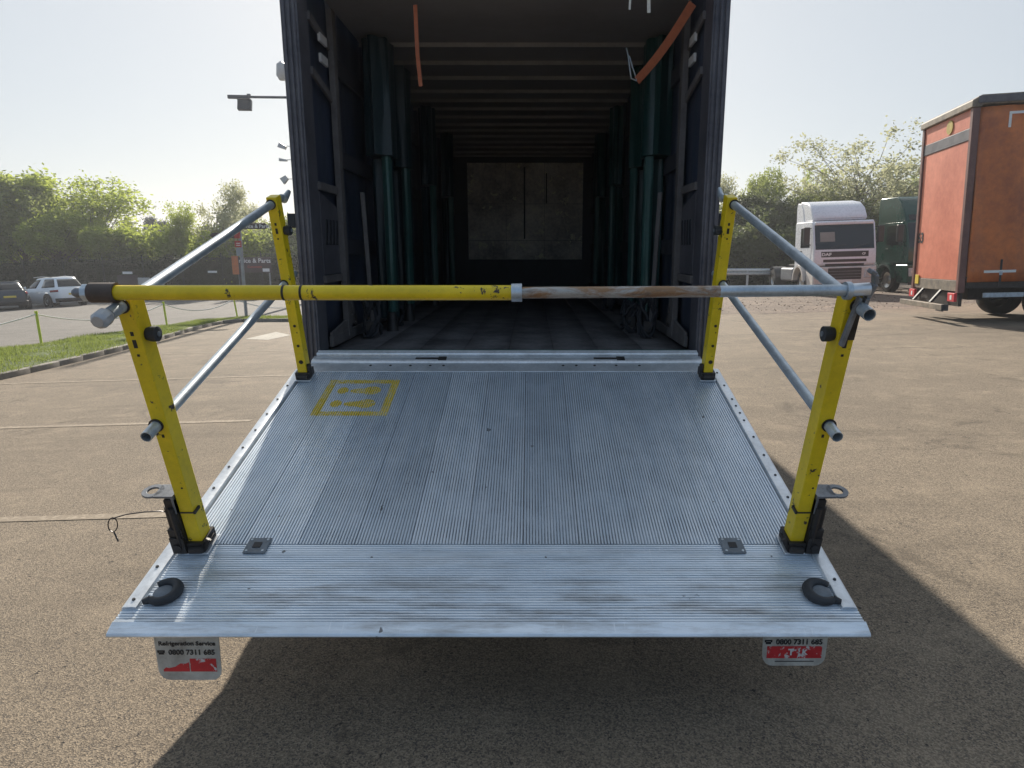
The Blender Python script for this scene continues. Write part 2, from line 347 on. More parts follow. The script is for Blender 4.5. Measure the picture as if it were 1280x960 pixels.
# ribbed aluminium deck with a worn yellow stencil of two shoe prints
def deck_mat():
    t = NT('ribbed_deck_aluminium'); p = t.coord('World')
    sp = t.node('ShaderNodeSeparateXYZ'); t.l.new(p, sp.inputs[0]); X = sp.outputs[0]
    u = t.math('DIVIDE', t.math('SUBTRACT', HINGE.y, sp.outputs[1]), math.cos(DA))
    cmb = t.node('ShaderNodeCombineXYZ'); t.l.new(t.math('MULTIPLY', X, 9.0), cmb.inputs[0]); t.l.new(t.math('MULTIPLY', u, .8), cmb.inputs[1])
    cmc = t.node('ShaderNodeCombineXYZ'); t.l.new(t.math('MULTIPLY', X, .8), cmc.inputs[0]); t.l.new(t.math('MULTIPLY', u, 14.0), cmc.inputs[1])
    tipz = t.math('GREATER_THAN', u, 1.533)
    streak = t.mix(tipz, t.noise(cmb.outputs[0], 2.4, 5, .6), t.noise(cmc.outputs[0], 2.4, 5, .6))
    blot = t.noise(p, 3.0, 6, .65); fine = t.noise(p, 45, 4, .7)
    c = t.mix(t.ramp(streak, [(.30, 0.0), (.62, 1.0)]), (.70, .78, .86), (.87, .92, .97))
    c = t.mix(t.math('MULTIPLY', t.ramp(blot, [(.5, 0.0), (.78, 1.0)]), .38), c, (.36, .40, .45))
    pl = t.node('ShaderNodeTexWhiteNoise'); pl.noise_dimensions = '1D'; t.l.new(t.math('FLOOR', t.math('DIVIDE', t.math('ADD', X, 1.192), .2178)), pl.inputs['W'])
    c = t.mix(t.math('MULTIPLY', t.math('MULTIPLY', pl.outputs[0], .34), t.math('SUBTRACT', 1, tipz)), c, (.30, .38, .46))
    # brown rubbing marks towards the tip
    cm2 = t.node('ShaderNodeCombineXYZ'); t.l.new(t.math('MULTIPLY', X, 1.2), cm2.inputs[0]); t.l.new(t.math('MULTIPLY', u, 9.0), cm2.inputs[1])
    rub = t.noise(cm2.outputs[0], 2.0, 6, .7)
    tipm = t.math('MULTIPLY', t.ramp(t.math('MULTIPLY', u, .5), [(.72, 0.0), (.93, 1.0)]), t.ramp(rub, [(.46, 0.0), (.66, 1.0)]))
    c = t.mix(t.math('MULTIPLY', tipm, .6), c, (.24, .205, .17))
    c = t.mix(t.ramp(t.noise(p, 16, 2, .5), [(.745, 0.0), (.76, .8)]), c, (.06, .05, .045))
    # stencil: a frame and two prints (heel + sole each)
    U0, U1, X0, X1, bw = .135, .545, -1.01, -.605, .045
    def box(x0, x1, u0, u1):
        a = t.math('MULTIPLY', t.math('GREATER_THAN', X, x0), t.math('LESS_THAN', X, x1))
        b = t.math('MULTIPLY', t.math('GREATER_THAN', u, u0), t.math('LESS_THAN', u, u1))
        return t.math('MULTIPLY', a, b)
    fr = t.math('SUBTRACT', box(X0, X1, U0, U1), box(X0+bw, X1-bw, U0+bw, U1-bw))
    def ell(x, y, a, b):
        dx = t.math('POWER', t.math('ABSOLUTE', t.math('DIVIDE', t.math('SUBTRACT', X, x), a)), 2)
        dy = t.math('POWER', t.math('ABSOLUTE', t.math('DIVIDE', t.math('SUBTRACT', u, y), b)), 2)
        return t.math('LESS_THAN', t.math('ADD', dx, dy), 1)
    m = fr
    for uy in (.265, .415):
        for e in (ell(-.905, uy, .030, .038), ell(-.79, uy+.004, .075, .030), ell(-.745, uy, .052, .048)): m = t.math('MAXIMUM', m, e)
    wear = t.ramp(t.math('ADD', t.math('MULTIPLY', fine, .6), t.math('MULTIPLY', t.noise(p, 9, 4, .6), .5)), [(.40, .35), (.56, 1.0)])
    m = t.math('MULTIPLY', m, wear)
    c = t.mix(m, c, (.72, .53, .05))
    # bright fine scratches running along and across
    cm3 = t.node('ShaderNodeCombineXYZ'); t.l.new(t.math('MULTIPLY_ADD', u, 1.1, t.math('MULTIPLY', X, 30.0)), cm3.inputs[0]); t.l.new(t.math('MULTIPLY', u, 2.0), cm3.inputs[1])
    c = t.mix(t.ramp(t.noise(cm3.outputs[0], 3.0, 3, .7), [(.66, 0.0), (.70, .55)]), c, (.95, .97, 1.0))
    t.base(c); t.metal(t.math('SUBTRACT', .50, t.math('MULTIPLY', m, .65)))
    t.rough(t.math('ADD', .30, t.math('ADD', t.math('MULTIPLY', fine, .18), t.math('MULTIPLY', m, .15))))
    t.bump(fine, .15, .001)
    return t.m
M['deck'] = deck_mat()

# ------------------------------------------------------------------ ground
def sheet(name, pts, mat, lift, parent=None, kind=None, thick=0):
    mb = MB(); vs = [Vector((x, y, gz(x, y)+lift)) for x, y in pts]
    if thick:
        n = len(vs); vs2 = [v-Vector((0, 0, thick)) for v in vs]
        mb.add(vs+vs2, [tuple(range(n))]+[(i, n+i, n+(i+1) % n, (i+1) % n) for i in range(n)])
    else: mb.add(vs, [tuple(range(len(vs)))])
    o = mb.build(name, mat, parent)
    if kind: o['kind'] = kind
    return o
mb = MB(); gx = [-450, -75, -30, 0, 30, 60, 450]; gy = [-450, -20, 0, 40, 80, 450]
mb.add([(x, y, gz(x, y)) for x in gx for y in gy], [(i*6+j, (i+1)*6+j, (i+1)*6+j+1, i*6+j+1) for i in range(6) for j in range(5)])
mb.build('ground', M['tarmac'])['kind'] = 'structure'
K = [(-8.3, 2.0), (-8.35, 7.0), (-8.40, 10.3), (-8.47, 11.73), (-8.66, 13.73), (-9.0, 16.1), (-9.45, 18.5), (-9.68, 20.3), (-9.55, 21.05), (-9.2, 21.15), (-7.47, 20.6), (-3.0, 19.2), (3, 17.5)]
OUT = [(-12.9, 2.0), (-12.8, 8.0), (-12.15, 14.9), (-11.75, 18.7), (-10.9, 21.5), (-9.6, 22.75), (-7.4, 22.4), (-3, 21.4), (3, 19.5)]
road_pts = list(OUT)+[(3, 60), (-70, 60), (-70, 2.0)]
sheet('access_road', road_pts, M['road'], .004, kind='structure')
sheet('gravel_patch', [(3.6, 19.0), (7, 18.2), (11.3, 18.4), (16, 21.5), (30, 22), (30, 40), (2, 40), (2, 22)], M['gravel'], .004, kind='structure')
# verge: a raised grass sheet between the kerb and the road
def lerp_path(P, n):
    L = [0]
    for a, b in zip(P[:-1], P[1:]): L.append(L[-1]+math.dist(a, b))
    out = []
    for i in range(n):
        s = L[-1]*i/(n-1); k = max(j for j in range(len(L)) if L[j] <= s+1e-9); k = min(k, len(P)-2)
        f = (s-L[k])/(L[k+1]-L[k]); out.append((P[k][0]+(P[k+1][0]-P[k][0])*f, P[k][1]+(P[k+1][1]-P[k][1])*f))
    return out
NA, NB = 90, 9
ka = lerp_path(K, NA); oa = lerp_path(OUT, NA)
mb = MB(); vs = []
for i in range(NA):
    for j in range(NB):
        f = j/(NB-1)
        # offset past the kerb stone
        x = ka[i][0]*(1-f)+oa[i][0]*f; y = ka[i][1]*(1-f)+oa[i][1]*f
        h = .085*(1-f)**.6 + .03*math.sin(f*PI) + (random.random()-.5)*.012 if j < NB-1 else -.02
        vs.append((x, y, gz(x, y)+h))
mb.add(vs, [(i*NB+j, i*NB+j+1, (i+1)*NB+j+1, (i+1)*NB+j) for i in range(NA-1) for j in range(NB-1)])
verge = mb.build('verge', M['soil'], smooth=True); verge['kind'] = 'structure'
# blades
N = 70000
ii = rng.random(N)*(NA-1.001); ff = rng.random(N)*.97
i0 = ii.astype(int); fi = ii-i0
kaA = np.array(ka); oaA = np.array(oa)
kk = kaA[i0]*(1-fi)[:, None]+kaA[i0+1]*fi[:, None]; oo = oaA[i0]*(1-fi)[:, None]+oaA[i0+1]*fi[:, None]
pp = kk*(1-ff)[:, None]+oo*ff[:, None]
zz = pp[:, 0]*BX+pp[:, 1]*BY + .085*(1-ff)**.6+.03*np.sin(ff*PI)-.01
hh = (.035+.05*rng.random(N))*(1+.6*np.sin(pp[:, 0]*3.1)*np.sin(pp[:, 1]*2.3)); an = rng.random(N)*2*PI; le = rng.normal(0, .025, (N, 2))
b = np.stack([np.cos(an)*.009, np.sin(an)*.009], 1)
V = np.zeros((N, 3, 3)); V[:, 0, :2] = pp-b; V[:, 1, :2] = pp+b; V[:, 2, :2] = pp+le; V[:, 0, 2] = zz; V[:, 1, 2] = zz; V[:, 2, 2] = zz+hh
o = link('grass', mesh_np('grass', V.reshape(-1, 3), np.arange(N*3).reshape(-1, 3), M['grass']))
tag(o, 'short green grass growing on the verge behind the kerb', 'grass', kind='stuff')
# kerb stones
kerb = bpy.data.objects.new('kerb', None); C.objects.link(kerb); kerb['kind'] = 'structure'
st = MB().box(-.0, .895, -.125, 0, -.1, .10).build('kerb_stone', M['kerb'], None, bev=.012); proto_me = st.data; bpy.data.objects.remove(st)
kp = lerp_path(K, 44)
for a, b2 in zip(kp[:-1], kp[1:]):
    L = math.dist(a, b2); ang = math.atan2(b2[1]-a[1], b2[0]-a[0])
    o = bpy.data.objects.new('kerb_stone', proto_me); C.objects.link(o); o.parent = kerb
    o.location = (a[0], a[1], gz(*a)+random.uniform(-.004, .004))
    sl = math.atan2(gz(*b2)-gz(*a), L); o.rotation_euler = (0, -sl, ang+random.uniform(-.006, .006)); o.scale = ((L-.008)/.895, -1, 1)
    m = o.modifiers.new('bevel', 'BEVEL'); m.width = .012; m.segments = 2
# faint bay lines, sheets above the tarmac
for Yl, xa, xb, wd in ((4.12, -8.2, -2.15, .09), (6.87, -8.25, -2.9, .09), (9.9, -8.3, -3.2, .08), (13.1, -8.5, -3.4, .07)):
    sheet('bay_line', [(xa, Yl-wd/2), (xb, Yl-wd/2), (xb, Yl+wd/2), (xa, Yl+wd/2)], M['line'], .004, kind='structure')
pa = [G(306, 424), G(335, 425), G(364, 419), G(345, 415)]
sheet('concrete_patch', [(p.x, p.y) for p in pa], M['concrete'], .004, kind='structure')
# loose stones on the gravel patch
stn = MB()
for i in range(1300):
    x = random.uniform(3.5, 17); y = random.uniform(19.0, 29); r = random.uniform(.010, .030)*(1 if random.random() < .9 else 1.6)
    q = Matrix.Translation((x, y, gz(x, y)+r*.3)) @ Euler((random.random()*3, random.random()*3, random.random()*3)).to_matrix().to_4x4()
    vs = [q @ Vector(v)*1.0 for v in ((r, 0, 0), (-r, 0, 0), (0, r*.8, 0), (0, -r*.8, 0), (0, 0, r*.6), (0, 0, -r*.6))]
    stn.add(vs, [(0, 2, 4), (2, 1, 4), (1, 3, 4), (3, 0, 4), (2, 0, 5), (1, 2, 5), (3, 1, 5), (0, 3, 5)])
o = stn.build('loose_stones', M['gravel']); tag(o, 'loose reddish stones scattered on the gravel patch before the white lorry', 'stones', kind='stuff')

# ------------------------------------------------------------------ the lorry with the open box body
YR, YF = 4.10, 11.72; ZF, ZC = .945, 3.08
lorry = thing('box_lorry', 'tall open curtain sided lorry body seen from behind with dark interior', 'lorry', (0, YR, 0))
L0 = Vector((0, YR, 0))
def LB(name, mat, x0, x1, y0, y1, z0, z1, parent=None, bev=.004):
    return MB().box(x0, x1, y0-YR, y1-YR, z0, z1).build(name, mat, parent or lorry, bev)
for sx in (-1, 1):
    # rear corner post: channel of three strips
    mb = MB(); a, b2 = sorted((sx*1.285, sx*1.185)); mb.box(a, b2, -.03, .16, .80, 3.72)
    rp = mb.build('corner_post', M['frame'], lorry, .008)
    for k, xx in enumerate((1.262, 1.232, 1.204)):
        MB().tube([(sx*xx, -.034, .82), (sx*xx, -.034, 3.70)], .0085, 8).build('edge_rib', M['frame'], rp, smooth=True)
    for z in (1.72,): 
        a, b2 = sorted((sx*1.286, sx*1.335)); MB().box(a, b2, -.02, .05, z, z+.085).build('hinge_block', M['rubber'], rp, .006)
    # timber slats of the first bay and its lattice
    mb = MB(); mb.box(-.02, .02, .52, .60, .98, 3.6)
    o = mb.build('side_slat', M['timber'], lorry, .004); o.location.x = sx*1.165
    for z, dz in ((2.93, -.05), (2.62, -.06), (1.98, .0), (1.40, .0)):
        mb = MB(); mb.beam((0, .14, z-dz*.5), (0, .56, z+dz), .018, .05)
        o = mb.build('cross_slat', M['timber'], lorry, .003); o.location.x = sx*1.178
    mb = MB(); mb.prism([(.16, 1.43), (.56, 1.43), (.56, 1.86), (.16, 1.95)], -.006, .006, 'x')
    o = mb.build('side_plate', M['frame'], lorry, .002); o.location.x = sx*1.19
    for k in range(4):
        mb = MB(); y = .24+k*.075; mb.beam((0, y, 1.62), (0, y+.03, 1.78), .008, .028); q = mb.build('slot', M['blackplastic'], o); q.location.x = -sx*.008
    for k in range(2):
        mb = MB(); mb.box(-.008, .008, .30, .44, 2.74+.12*k, 2.79+.12*k); o2 = mb.build('label_tape', M['white_dirty'], lorry); o2.location.x = sx*1.17
    mb = MB(); mb.beam((0, .16, 1.02), (0, .75, 1.10), .018, .07); mb.beam((0, .56, 1.38), (0, .78, 1.05), .018, .045); mb.box(-.012, .012, .15, 7.4, .96, 1.03)
    o = mb.build('lower_slat', M['timber'], lorry, .004); o.location.x = sx*1.165
    for z in (1.55, 2.15, 2.75):
        mb = MB(); mb.box(-.012, .012, .66, 7.5, z, z+.11); o = mb.build('side_lath', M['boarddark'], lorry, .003); o.location.x = sx*1.185
    # curtain with soft folds
    mb = MB(); ny, nz = 150, 6; vs = []
    for i in range(ny+1):
        y = .16+(YF-YR-.2)*i/ny
        for j in range(nz+1):
            z = .80+2.85*j/nz; x = 1.222+.012*math.sin(y*9+sx)+.008*math.sin(y*23+z*1.5)
            vs.append((sx*x, y, z))
    mb.add(vs, [(i*(nz+1)+j, (i+1)*(nz+1)+j, (i+1)*(nz+1)+j+1, i*(nz+1)+j+1) for i in range(ny) for j in range(nz)])
    cu = mb.build('side_curtain', M['curtain'], lorry, smooth=True)
    sol = cu.modifiers.new('thick', 'SOLIDIFY'); sol.thickness = .01; sol.material_offset = 0
    mb = MB()
    mb.box(min(sx*1.15, sx*1.275), max(sx*1.15, sx*1.275), .16, 7.62, 3.62, 3.74)
    mb.build('cant_rail', M['frame'], lorry, .01)
# roof, beams, header
LB('roof', M['ceiling'], -1.15, 1.15, YR+.16, YF, 3.655, 3.69)
LB('roof_lining', M['ceiling'], -1.15, 1.15, YR+.17, YF-.03, 3.115, 3.125)
LB('rear_header', M['frame'], -1.184, 1.184, YR-.02, YR+.14, 3.60, 3.73, bev=.01)
ys = [5.35, 5.84, 6.33, 6.84, 7.25, 7.66, 8.12, 8.6, 9.0, 9.46, 9.95, 10.45, 10.95, 11.4]
for y in ys:
    mb = MB(); mb.box(-1.15, 1.15, y-YR-.018, y-YR+.018, 3.092, 3.114); mb.box(-1.15, 1.15, y-YR-.030, y-YR-.019, 3.080, 3.090)
    mb.build('roof_beam', M['beam'], lorry, .003)
# floor boards
fw = 2.36/8
me = MB().box(-fw/2+.0015, fw/2-.0015, .12, YF-YR-.05, ZF-.035, ZF).build('floor_board', M['plywood'], None, .002); fm = me.data; bpy.data.objects.remove(me)
for k in range(8):
    o = bpy.data.objects.new('floor_board', fm); C.objects.link(o); o.parent = lorry; o.location = (-1.18+fw*(k+.5), 0, random.uniform(-.0012, .0012))
LB('floor_bearer', M['blackiron'], -1.18, 1.18, YR+.13, YF, .84, .905)
sill = LB('rear_sill', M['green_rail'], -1.184, 1.184, YR-.03, YR+.118, .83, ZF+.004, bev=.006)
for x in (-.42, .60):
    MB().box(x-.10, x+.10, -.0345, -.031, .905, .94).build('sill_plate', M['frame'], sill)
# bulkhead at the front end
bh = LB('bulkhead', M['boarddark'], -1.22, 1.22, YF-.045, YF, .94, 3.7)
bx0, bx1, bz0, bz1 = -.95, 1.04, 1.40, 3.02
wpl = (bx1-bx0)/3
for k, (z0, z1) in enumerate(((1.40, 1.72), (1.725, 2.34), (2.345, 3.02))):
    for j in range(3):
        MB().box(bx0+wpl*j+.002, bx0+wpl*(j+1)-.002, YF-YR-.062+.002*((j+k) % 2), YF-YR-.046, z0, z1).build('board', M['board'], bh, .002)
MB().box(.02, .045, YF-YR-.072, YF-YR-.0625, 1.75, 2.95).build('board_seam', M['blackplastic'], bh)
MB().box(.40, .42, YF-YR-.072, YF-YR-.0625, 2.35, 2.85).build('board_seam', M['blackplastic'], bh)
# the sliding curtain posts with their green covers
def cover(x, y, z0, z1, wy, wx, mat, name, parent, folds=5, ph=0.0):
    mb = MB(); n = 34; vs = []; nz = 10
    for j in range(nz+1):
        z = z0+(z1-z0)*j/nz
        for i in range(n):
            a = 2*PI*i/n; rr = 1+.13*math.sin(folds*a+ph+.25*math.sin(z*2))+.05*math.sin(11*a+z*3)
            vs.append((x+wx*rr*math.cos(a), y-YR+wy*rr*math.sin(a), z))
    fs = [(j*n+i, j*n+(i+1) % n, (j+1)*n+(i+1) % n, (j+1)*n+i) for j in range(nz) for i in range(n)]
    fs += [tuple(range(n)), tuple(nz*n+i for i in range(n))]
    mb.add(vs, fs); return mb.build(name, mat, parent, smooth=True)
for sx in (-1, 1):
    for y, wx in ((5.25, .10), (6.0, .09), (7.6, .08), (9.3, .08)):
        x = sx*1.085 if sx > 0 else -.985
        cp = cover(x+sx*.01, y, 2.28, 3.09, .17, wx, M['green_cover' if sx > 0 else 'green_left'], 'post_cover', lorry, 6, y)
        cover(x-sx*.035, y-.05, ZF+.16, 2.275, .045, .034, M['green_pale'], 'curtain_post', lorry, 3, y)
        cover(x+sx*.03, y+.09, ZF+.10, 2.27, .085, .075, M['green_cover' if sx > 0 else 'green_left'], 'lower_cover', lorry, 5, y+1)
        MB().tube([(x-sx*.02, y-YR-.03, ZF+.002), (x-sx*.02, y-YR-.03, ZF+.17)], [.05, .032], 10).build('post_foot', M['blackiron'], lorry, smooth=True)
    mb = MB(); mb.beam((sx*1.06, .86, 1.02), (sx*1.10, .90, 2.0), .035, .012); mb.build('hanging_lath', M['timber'], lorry, .003)
# running gear
for sx in (-1, 1):
    LB('chassis_rail', M['blackiron'], sx*.42-.04, sx*.42+.04, YR+.7, YF+1.6, .56, .80)
def wheel(parent, x, y, z, r, wdt, hub=M['chrome'], side=1, n=28, sub=True):
    mb = MB(); prof = [(-wdt/2, r*.62), (-wdt/2, r*.93), (-wdt*.36, r), (wdt*.36, r), (wdt/2, r*.93), (wdt/2, r*.62)]
    vs = [(p, q*math.cos(2*PI*j/n), q*math.sin(2*PI*j/n)) for p, q in prof for j in range(n)]
    fs = [(k*n+j, k*n+(j+1) % n, (k+1)*n+(j+1) % n, (k+1)*n+j) for k in range(5) for j in range(n)]
    mb.add(vs, fs); t = mb.build('wheel', M['tyre'], parent, smooth=True); t.location = (x, y, z)
    mb = MB(); prof = [(side*wdt*.42, r*.64), (side*wdt*.30, r*.56), (side*wdt*.18, r*.36), (side*wdt*.40, r*.26), (side*wdt*.42, .001)]
    vs = [(p, q*math.cos(2*PI*j/n), q*math.sin(2*PI*j/n)) for p, q in prof for j in range(n)]
    fs = [(k*n+j, k*n+(j+1) % n, (k+1)*n+(j+1) % n, (k+1)*n+j) for k in range(4) for j in range(n)]
    mb.add(vs, fs); rm = mb.build('rim', hub, t, smooth=True)
    return t
for sx in (-1, 1):
    wheel(lorry, sx*1.0, 5.9-YR+.6, .42+gz(sx, 6.5), .42, .26, side=sx)
    wheel(lorry, sx*1.05, YF+1.0-YR, .42+gz(sx, 12.7), .42, .26, side=sx)
LB('cab_shell', M['green_paint'], -1.15, 1.15, YF+.25, YF+2.1, .55, 2.75, bev=.09)
# ------------------------------------------------------------------ straps hanging in the body
def strap(name, pts, wdt, mat, label, cat='strap', normal=(0, 1, 0), thick=.003, group=None):
    mb = MB(); pts = [Vector(p) for p in pts]; nn = Vector(normal).normalized(); rows = []
    for i, p in enumerate(pts):
        d = (pts[min(i+1, len(pts)-1)]-pts[max(i-1, 0)]).normalized(); s = d.cross(nn).normalized()*wdt/2
        rows.append([p-s-nn*thick/2, p+s-nn*thick/2, p+s+nn*thick/2, p-s+nn*thick/2])
    vs = [v for r in rows for v in r]; fs = []
    for i in range(len(pts)-1):
        for k in range(4): fs.append((i*4+k, i*4+(k+1) % 4, i*4+4+(k+1) % 4, i*4+4+k))
    fs += [(0, 1, 2, 3), tuple((len(pts)-1)*4+k for k in (0, 1, 2, 3))]
    mb.add(vs, fs); o = mb.build(name, mat); return tag(o, label, cat, group)
p0, p1 = W(866, 4, 4.36), W(796, 101, 4.75)
pts = [p0.lerp(p1, k/10)+Vector((0, 0, -.03*math.sin(k/10*PI))) for k in range(11)]
sr = strap('ratchet_strap', pts, .055, M['orange_web'], 'orange ratchet strap slanting down by the right wall to a wire hook', normal=(.3, 1, 0))
mb = MB(); q = W(789, 98, 4.75); mb.tube([W(796, 101, 4.75), q, W(785, 68, 4.76), W(783, 60, 4.78)], .005, 6); mb.tube([W(796, 100, 4.75), W(791, 85, 4.75), W(787, 70, 4.76)], .004, 6)
hk = mb.build('hook', M['galv'], sr, smooth=True)
strap('ratchet_strap', [W(519, 6, 4.42), W(520, 30, 4.43), W(522, 70, 4.42), W(526, 108, 4.42)], .026, M['orange_web'], 'short orange strap hanging straight down inside the left wall', normal=(.2, 1, 0))
strap('roof_tie', [W(788, -6, 4.3), W(787, 12, 4.3)], .012, M['rope'], 'thin pale cord hanging from the roof left of the slanting orange strap', 'cord')
strap('roof_tie', [W(811, -6, 4.3), W(811, 16, 4.3)], .02, M['rope'], 'broader pale cord hanging from the roof above the slanting orange strap', 'cord')
def bundle(x, y, z, lab, seed, h=.26):
    rr = random.Random(seed); b = thing('strap_bundle', lab, 'strap bundle', (x, y, z))
    mb = MB()
    for k in range(6):
        a = rr.uniform(0, 6.28); pts = []
        for i in range(14):
            f = i/13; pts.append((math.cos(a+f*5)*.045*(1+.5*f)+rr.uniform(-.01, .01), math.sin(a+f*5)*.05+rr.uniform(-.01, .01), .014+h*(.5+.5*math.cos(f*5+k))*rr.uniform(.75, 1)))
        mb.tube(pts, .012, 6)
    mb.build('webbing', M['black_web'], b, smooth=True)
    MB().box(-.03, .03, -.055, -.035, .05, .13).build('buckle', M['blackiron'], b, .004)
bundle(-1.03, 4.80, ZF, 'black strap bundle heaped at the foot of the nearest left curtain post', 1, .3)
bundle(-1.0, 5.55, ZF, 'smaller black strap bundle behind the nearest one along the left wall', 2, .18)
bundle(1.0, 4.80, ZF, 'black strap bundle with bright buckle at the foot of the nearest right post', 3, .34)
bundle(.93, 5.12, ZF, 'black strap bundle lying just behind the nearest one on the right', 4, .22)
bundle(.98, 5.55, ZF, 'third black strap bundle back along the right wall', 5, .22)
bundle(.97, 6.9, ZF, 'small far black strap bundle deep inside by the right wall', 6, .2)

# ------------------------------------------------------------------ tail lift deck
deck = bpy.data.objects.new('tail_lift_deck', None); C.objects.link(deck); deck.matrix_world = DM
tag(deck, 'ribbed aluminium tail lift platform lowered behind the lorry with yellow shoe print stencil', 'tail lift')
U1, U2, UT = .03, 1.532, 1.965
HW = 1.198     # half width between the edge trims
npl = 11; pw = 2*HW/npl; pitch = .0120
def ribbed(wid, length, along='y'):
    nr = int(round(wid/pitch)); p = wid/nr; prof = []
    for k in range(nr):
        x = -wid/2+k*p
        prof += [(x+.0006 if k == 0 else x, -.0045), (x+p*.30, -.0045), (x+p*.40, 0), (x+p*.90, 0)]
    prof.append((wid/2-.0006, -.0045))
    top = prof; n = len(top); vs = []
    for y in (0, -length):
        for x, z in top: vs.append((x, y, z))
    vs += [(-wid/2+.0006, 0, -.03), (wid/2-.0006, 0, -.03), (-wid/2+.0006, -length, -.03), (wid/2-.0006, -length, -.03)]
    fs = [(i, i+1, n+i+1, n+i) for i in range(n-1)]; b = 2*n
    fs += [(0, n, b+2, b), (n-1, b+1, b+3, 2*n-1), (b, b+2, b+3, b+1)]
    fs += [tuple([b]+list(range(n))[::1]+[b+1]), tuple([b+2]+[n+i for i in range(n)]+[b+3])]
    mb = MB(); mb.add(vs, fs); return mb
M['groove'] = dirty('darker_groove_metal', (.38, .41, .45), .5, .5, .4, 7, col2=(.13, .135, .15), bump=.1)  # groove faces get a second, darker colour than the rib tops
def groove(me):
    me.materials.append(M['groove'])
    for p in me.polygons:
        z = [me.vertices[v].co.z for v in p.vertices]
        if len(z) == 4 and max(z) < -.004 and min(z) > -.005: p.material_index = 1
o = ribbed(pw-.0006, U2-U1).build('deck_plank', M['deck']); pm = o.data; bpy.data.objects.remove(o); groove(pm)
for k in range(npl):
    o = bpy.data.objects.new('deck_plank', pm); C.objects.link(o); o.parent = deck
    o.location = (.006-HW+pw*(k+.5), -U1, random.uniform(-.0012, 0)); o.rotation_euler = (0, random.uniform(-.0035, .0035), 0)
# cross-ribbed nose planks
nn_ = 2; nw = (UT-.05-U2-.002)/nn_
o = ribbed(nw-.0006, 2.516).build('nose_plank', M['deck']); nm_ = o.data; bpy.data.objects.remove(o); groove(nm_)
for k in range(nn_):
    o = bpy.data.objects.new('nose_plank', nm_); C.objects.link(o); o.parent = deck
    o.rotation_euler = (0, 0, PI/2); o.location = (1.23, -(U2+.002+nw*(k+.5)), -.0005); o.rotation_euler = (0, 0, -PI/2); o.location.x = 1.275
    o.rotation_euler = (0, 0, -PI/2); o.location.x = 1.264
mb = MB(); ut0 = UT-.05
mb.prism([(-ut0, .0), (-UT+.006, -.012), (-UT, -.020), (-UT+.01, -.032), (-ut0, -.034)], -1.256, 1.270, 'x')
mb.build('nose_edge', M['deck'], deck, .003)
for sx in (-1, 1):
    mb = MB()
    P = [(-1.198, -.0), (-1.201, .010), (-1.215, .012), (-1.245, .010), (-1.253, .004), (-1.253, -.04), (-1.198, -.04)]
    P = [(sx*-a if sx > 0 else a, b) for a, b in P] if sx > 0 else P
    mb.prism([(a, b) for a, b in P], -1.865, -.012, 'y')
    et = mb.build('edge_trim', M['alu'], deck, .0015); et.location.x = .010 if sx > 0 else 0
    k = 0
    uu = .07
    while uu < 1.84:
        MB().tube([(sx*1.226, -uu, .008), (sx*1.226, -uu, .0155)], [.0075, .005], 10).build('rivet', M['rubber'], et, smooth=True)
        uu += .16 if not (sx > 0 and .25 < uu < .6) else .075
# hinge strips near the lorry
mb = MB(); mb.box(-1.19, 1.19, -.028, .085, -.02, .001); mb.build('hinge_plate', M['alu'], deck, .003)
mb = MB(); mb.prism([(.0855, .002), (.10, .012), (.16, .012), (.175, .002), (.175, -.03), (.0855, -.03)], -1.19, 1.19, 'x'); mb.build('hinge_plate', M['alu'], deck, .002)
mb = MB(); mb.tube([(-1.18, .188, .012), (1.18, .188, .012)], .013, 12); mb.build('hinge_pin', M['alu'], deck, smooth=True)
mb = MB(); mb.prism([(.201, .010), (.232, .020), (.288, -.03), (.28, -.055), (.201, -.03)], -1.185, 1.185, 'x'); mb.build('hinge_plate', M['alu'], deck, .002)
for x in (-.47, .62):
    mb = MB(); mb.box(x-.09, x+.07, .115, .139, .0122, .0145); mb.box(x+.05, x+.10, .10, .15, .0122, .0152); mb.build('hinge_slot', M['blackiron'], deck, .001)
for x in (-.82, -.7, -.58, -.46, -.38, .34, .42, .53, .66, .8):
    MB().tube([(x, .05, .001), (x, .05, .003)], .008, 10).build('bolt_hole', M['blackiron'], deck)
# square lashing sockets
for x in (-.905, .922):
    mb = MB(); m = Matrix.Translation((x, -1.548, .001)); s = .043
    so_ = mb.box(-s, s, -s, s, 0, .006, m).build('socket_plate', M['greyrubber'], deck, .006, seg=3)
    MB().box(-.015, .015, -.015, .015, .0065, .0085, m).build('socket_hole', M['black_flat'], so_)
    for a in ((-1, -1), (1, -1), (-1, 1), (1, 1)):
        MB().tube([m @ Vector((a[0]*.031, a[1]*.031, .006)), m @ Vector((a[0]*.031, a[1]*.031, .008))], .005, 8).build('screw', M['galv'], so_)
# rubber hook shaped buffers by the tip corners
for sx, x in ((-1, -1.135), (1, 1.16)):
    m = Matrix.Translation((x, -1.795, .0)) @ Matrix.Scale(-1 if sx > 0 else 1, 4, (1, 0, 0))
    mb = MB(); n = 22
    pts = [m @ Vector((.046*math.cos(a)-.004, .046*math.sin(a), .013)) for a in [R(-130+i*(270)/n) for i in range(n+1)]]
    mb.tube(pts, [.012+.006*math.sin(PI*i/n) for i in range(n+1)], 10)
    mb.tube([m @ Vector((-.034, -.036, .012)), m @ Vector((-.055, -.045, .010))], [.015, .010], 10)
    hb = mb.build('rubber_buffer', M['rubber'], deck, smooth=True)
    mb = MB(); mb.tube([m @ Vector((-.006, 0, 0)), m @ Vector((-.006, 0, .012)), m @ Vector((-.006, 0, .018))], [.036, .034, .022], 18); mb.build('buffer_core', M['greyrubber'], hb, smooth=True)
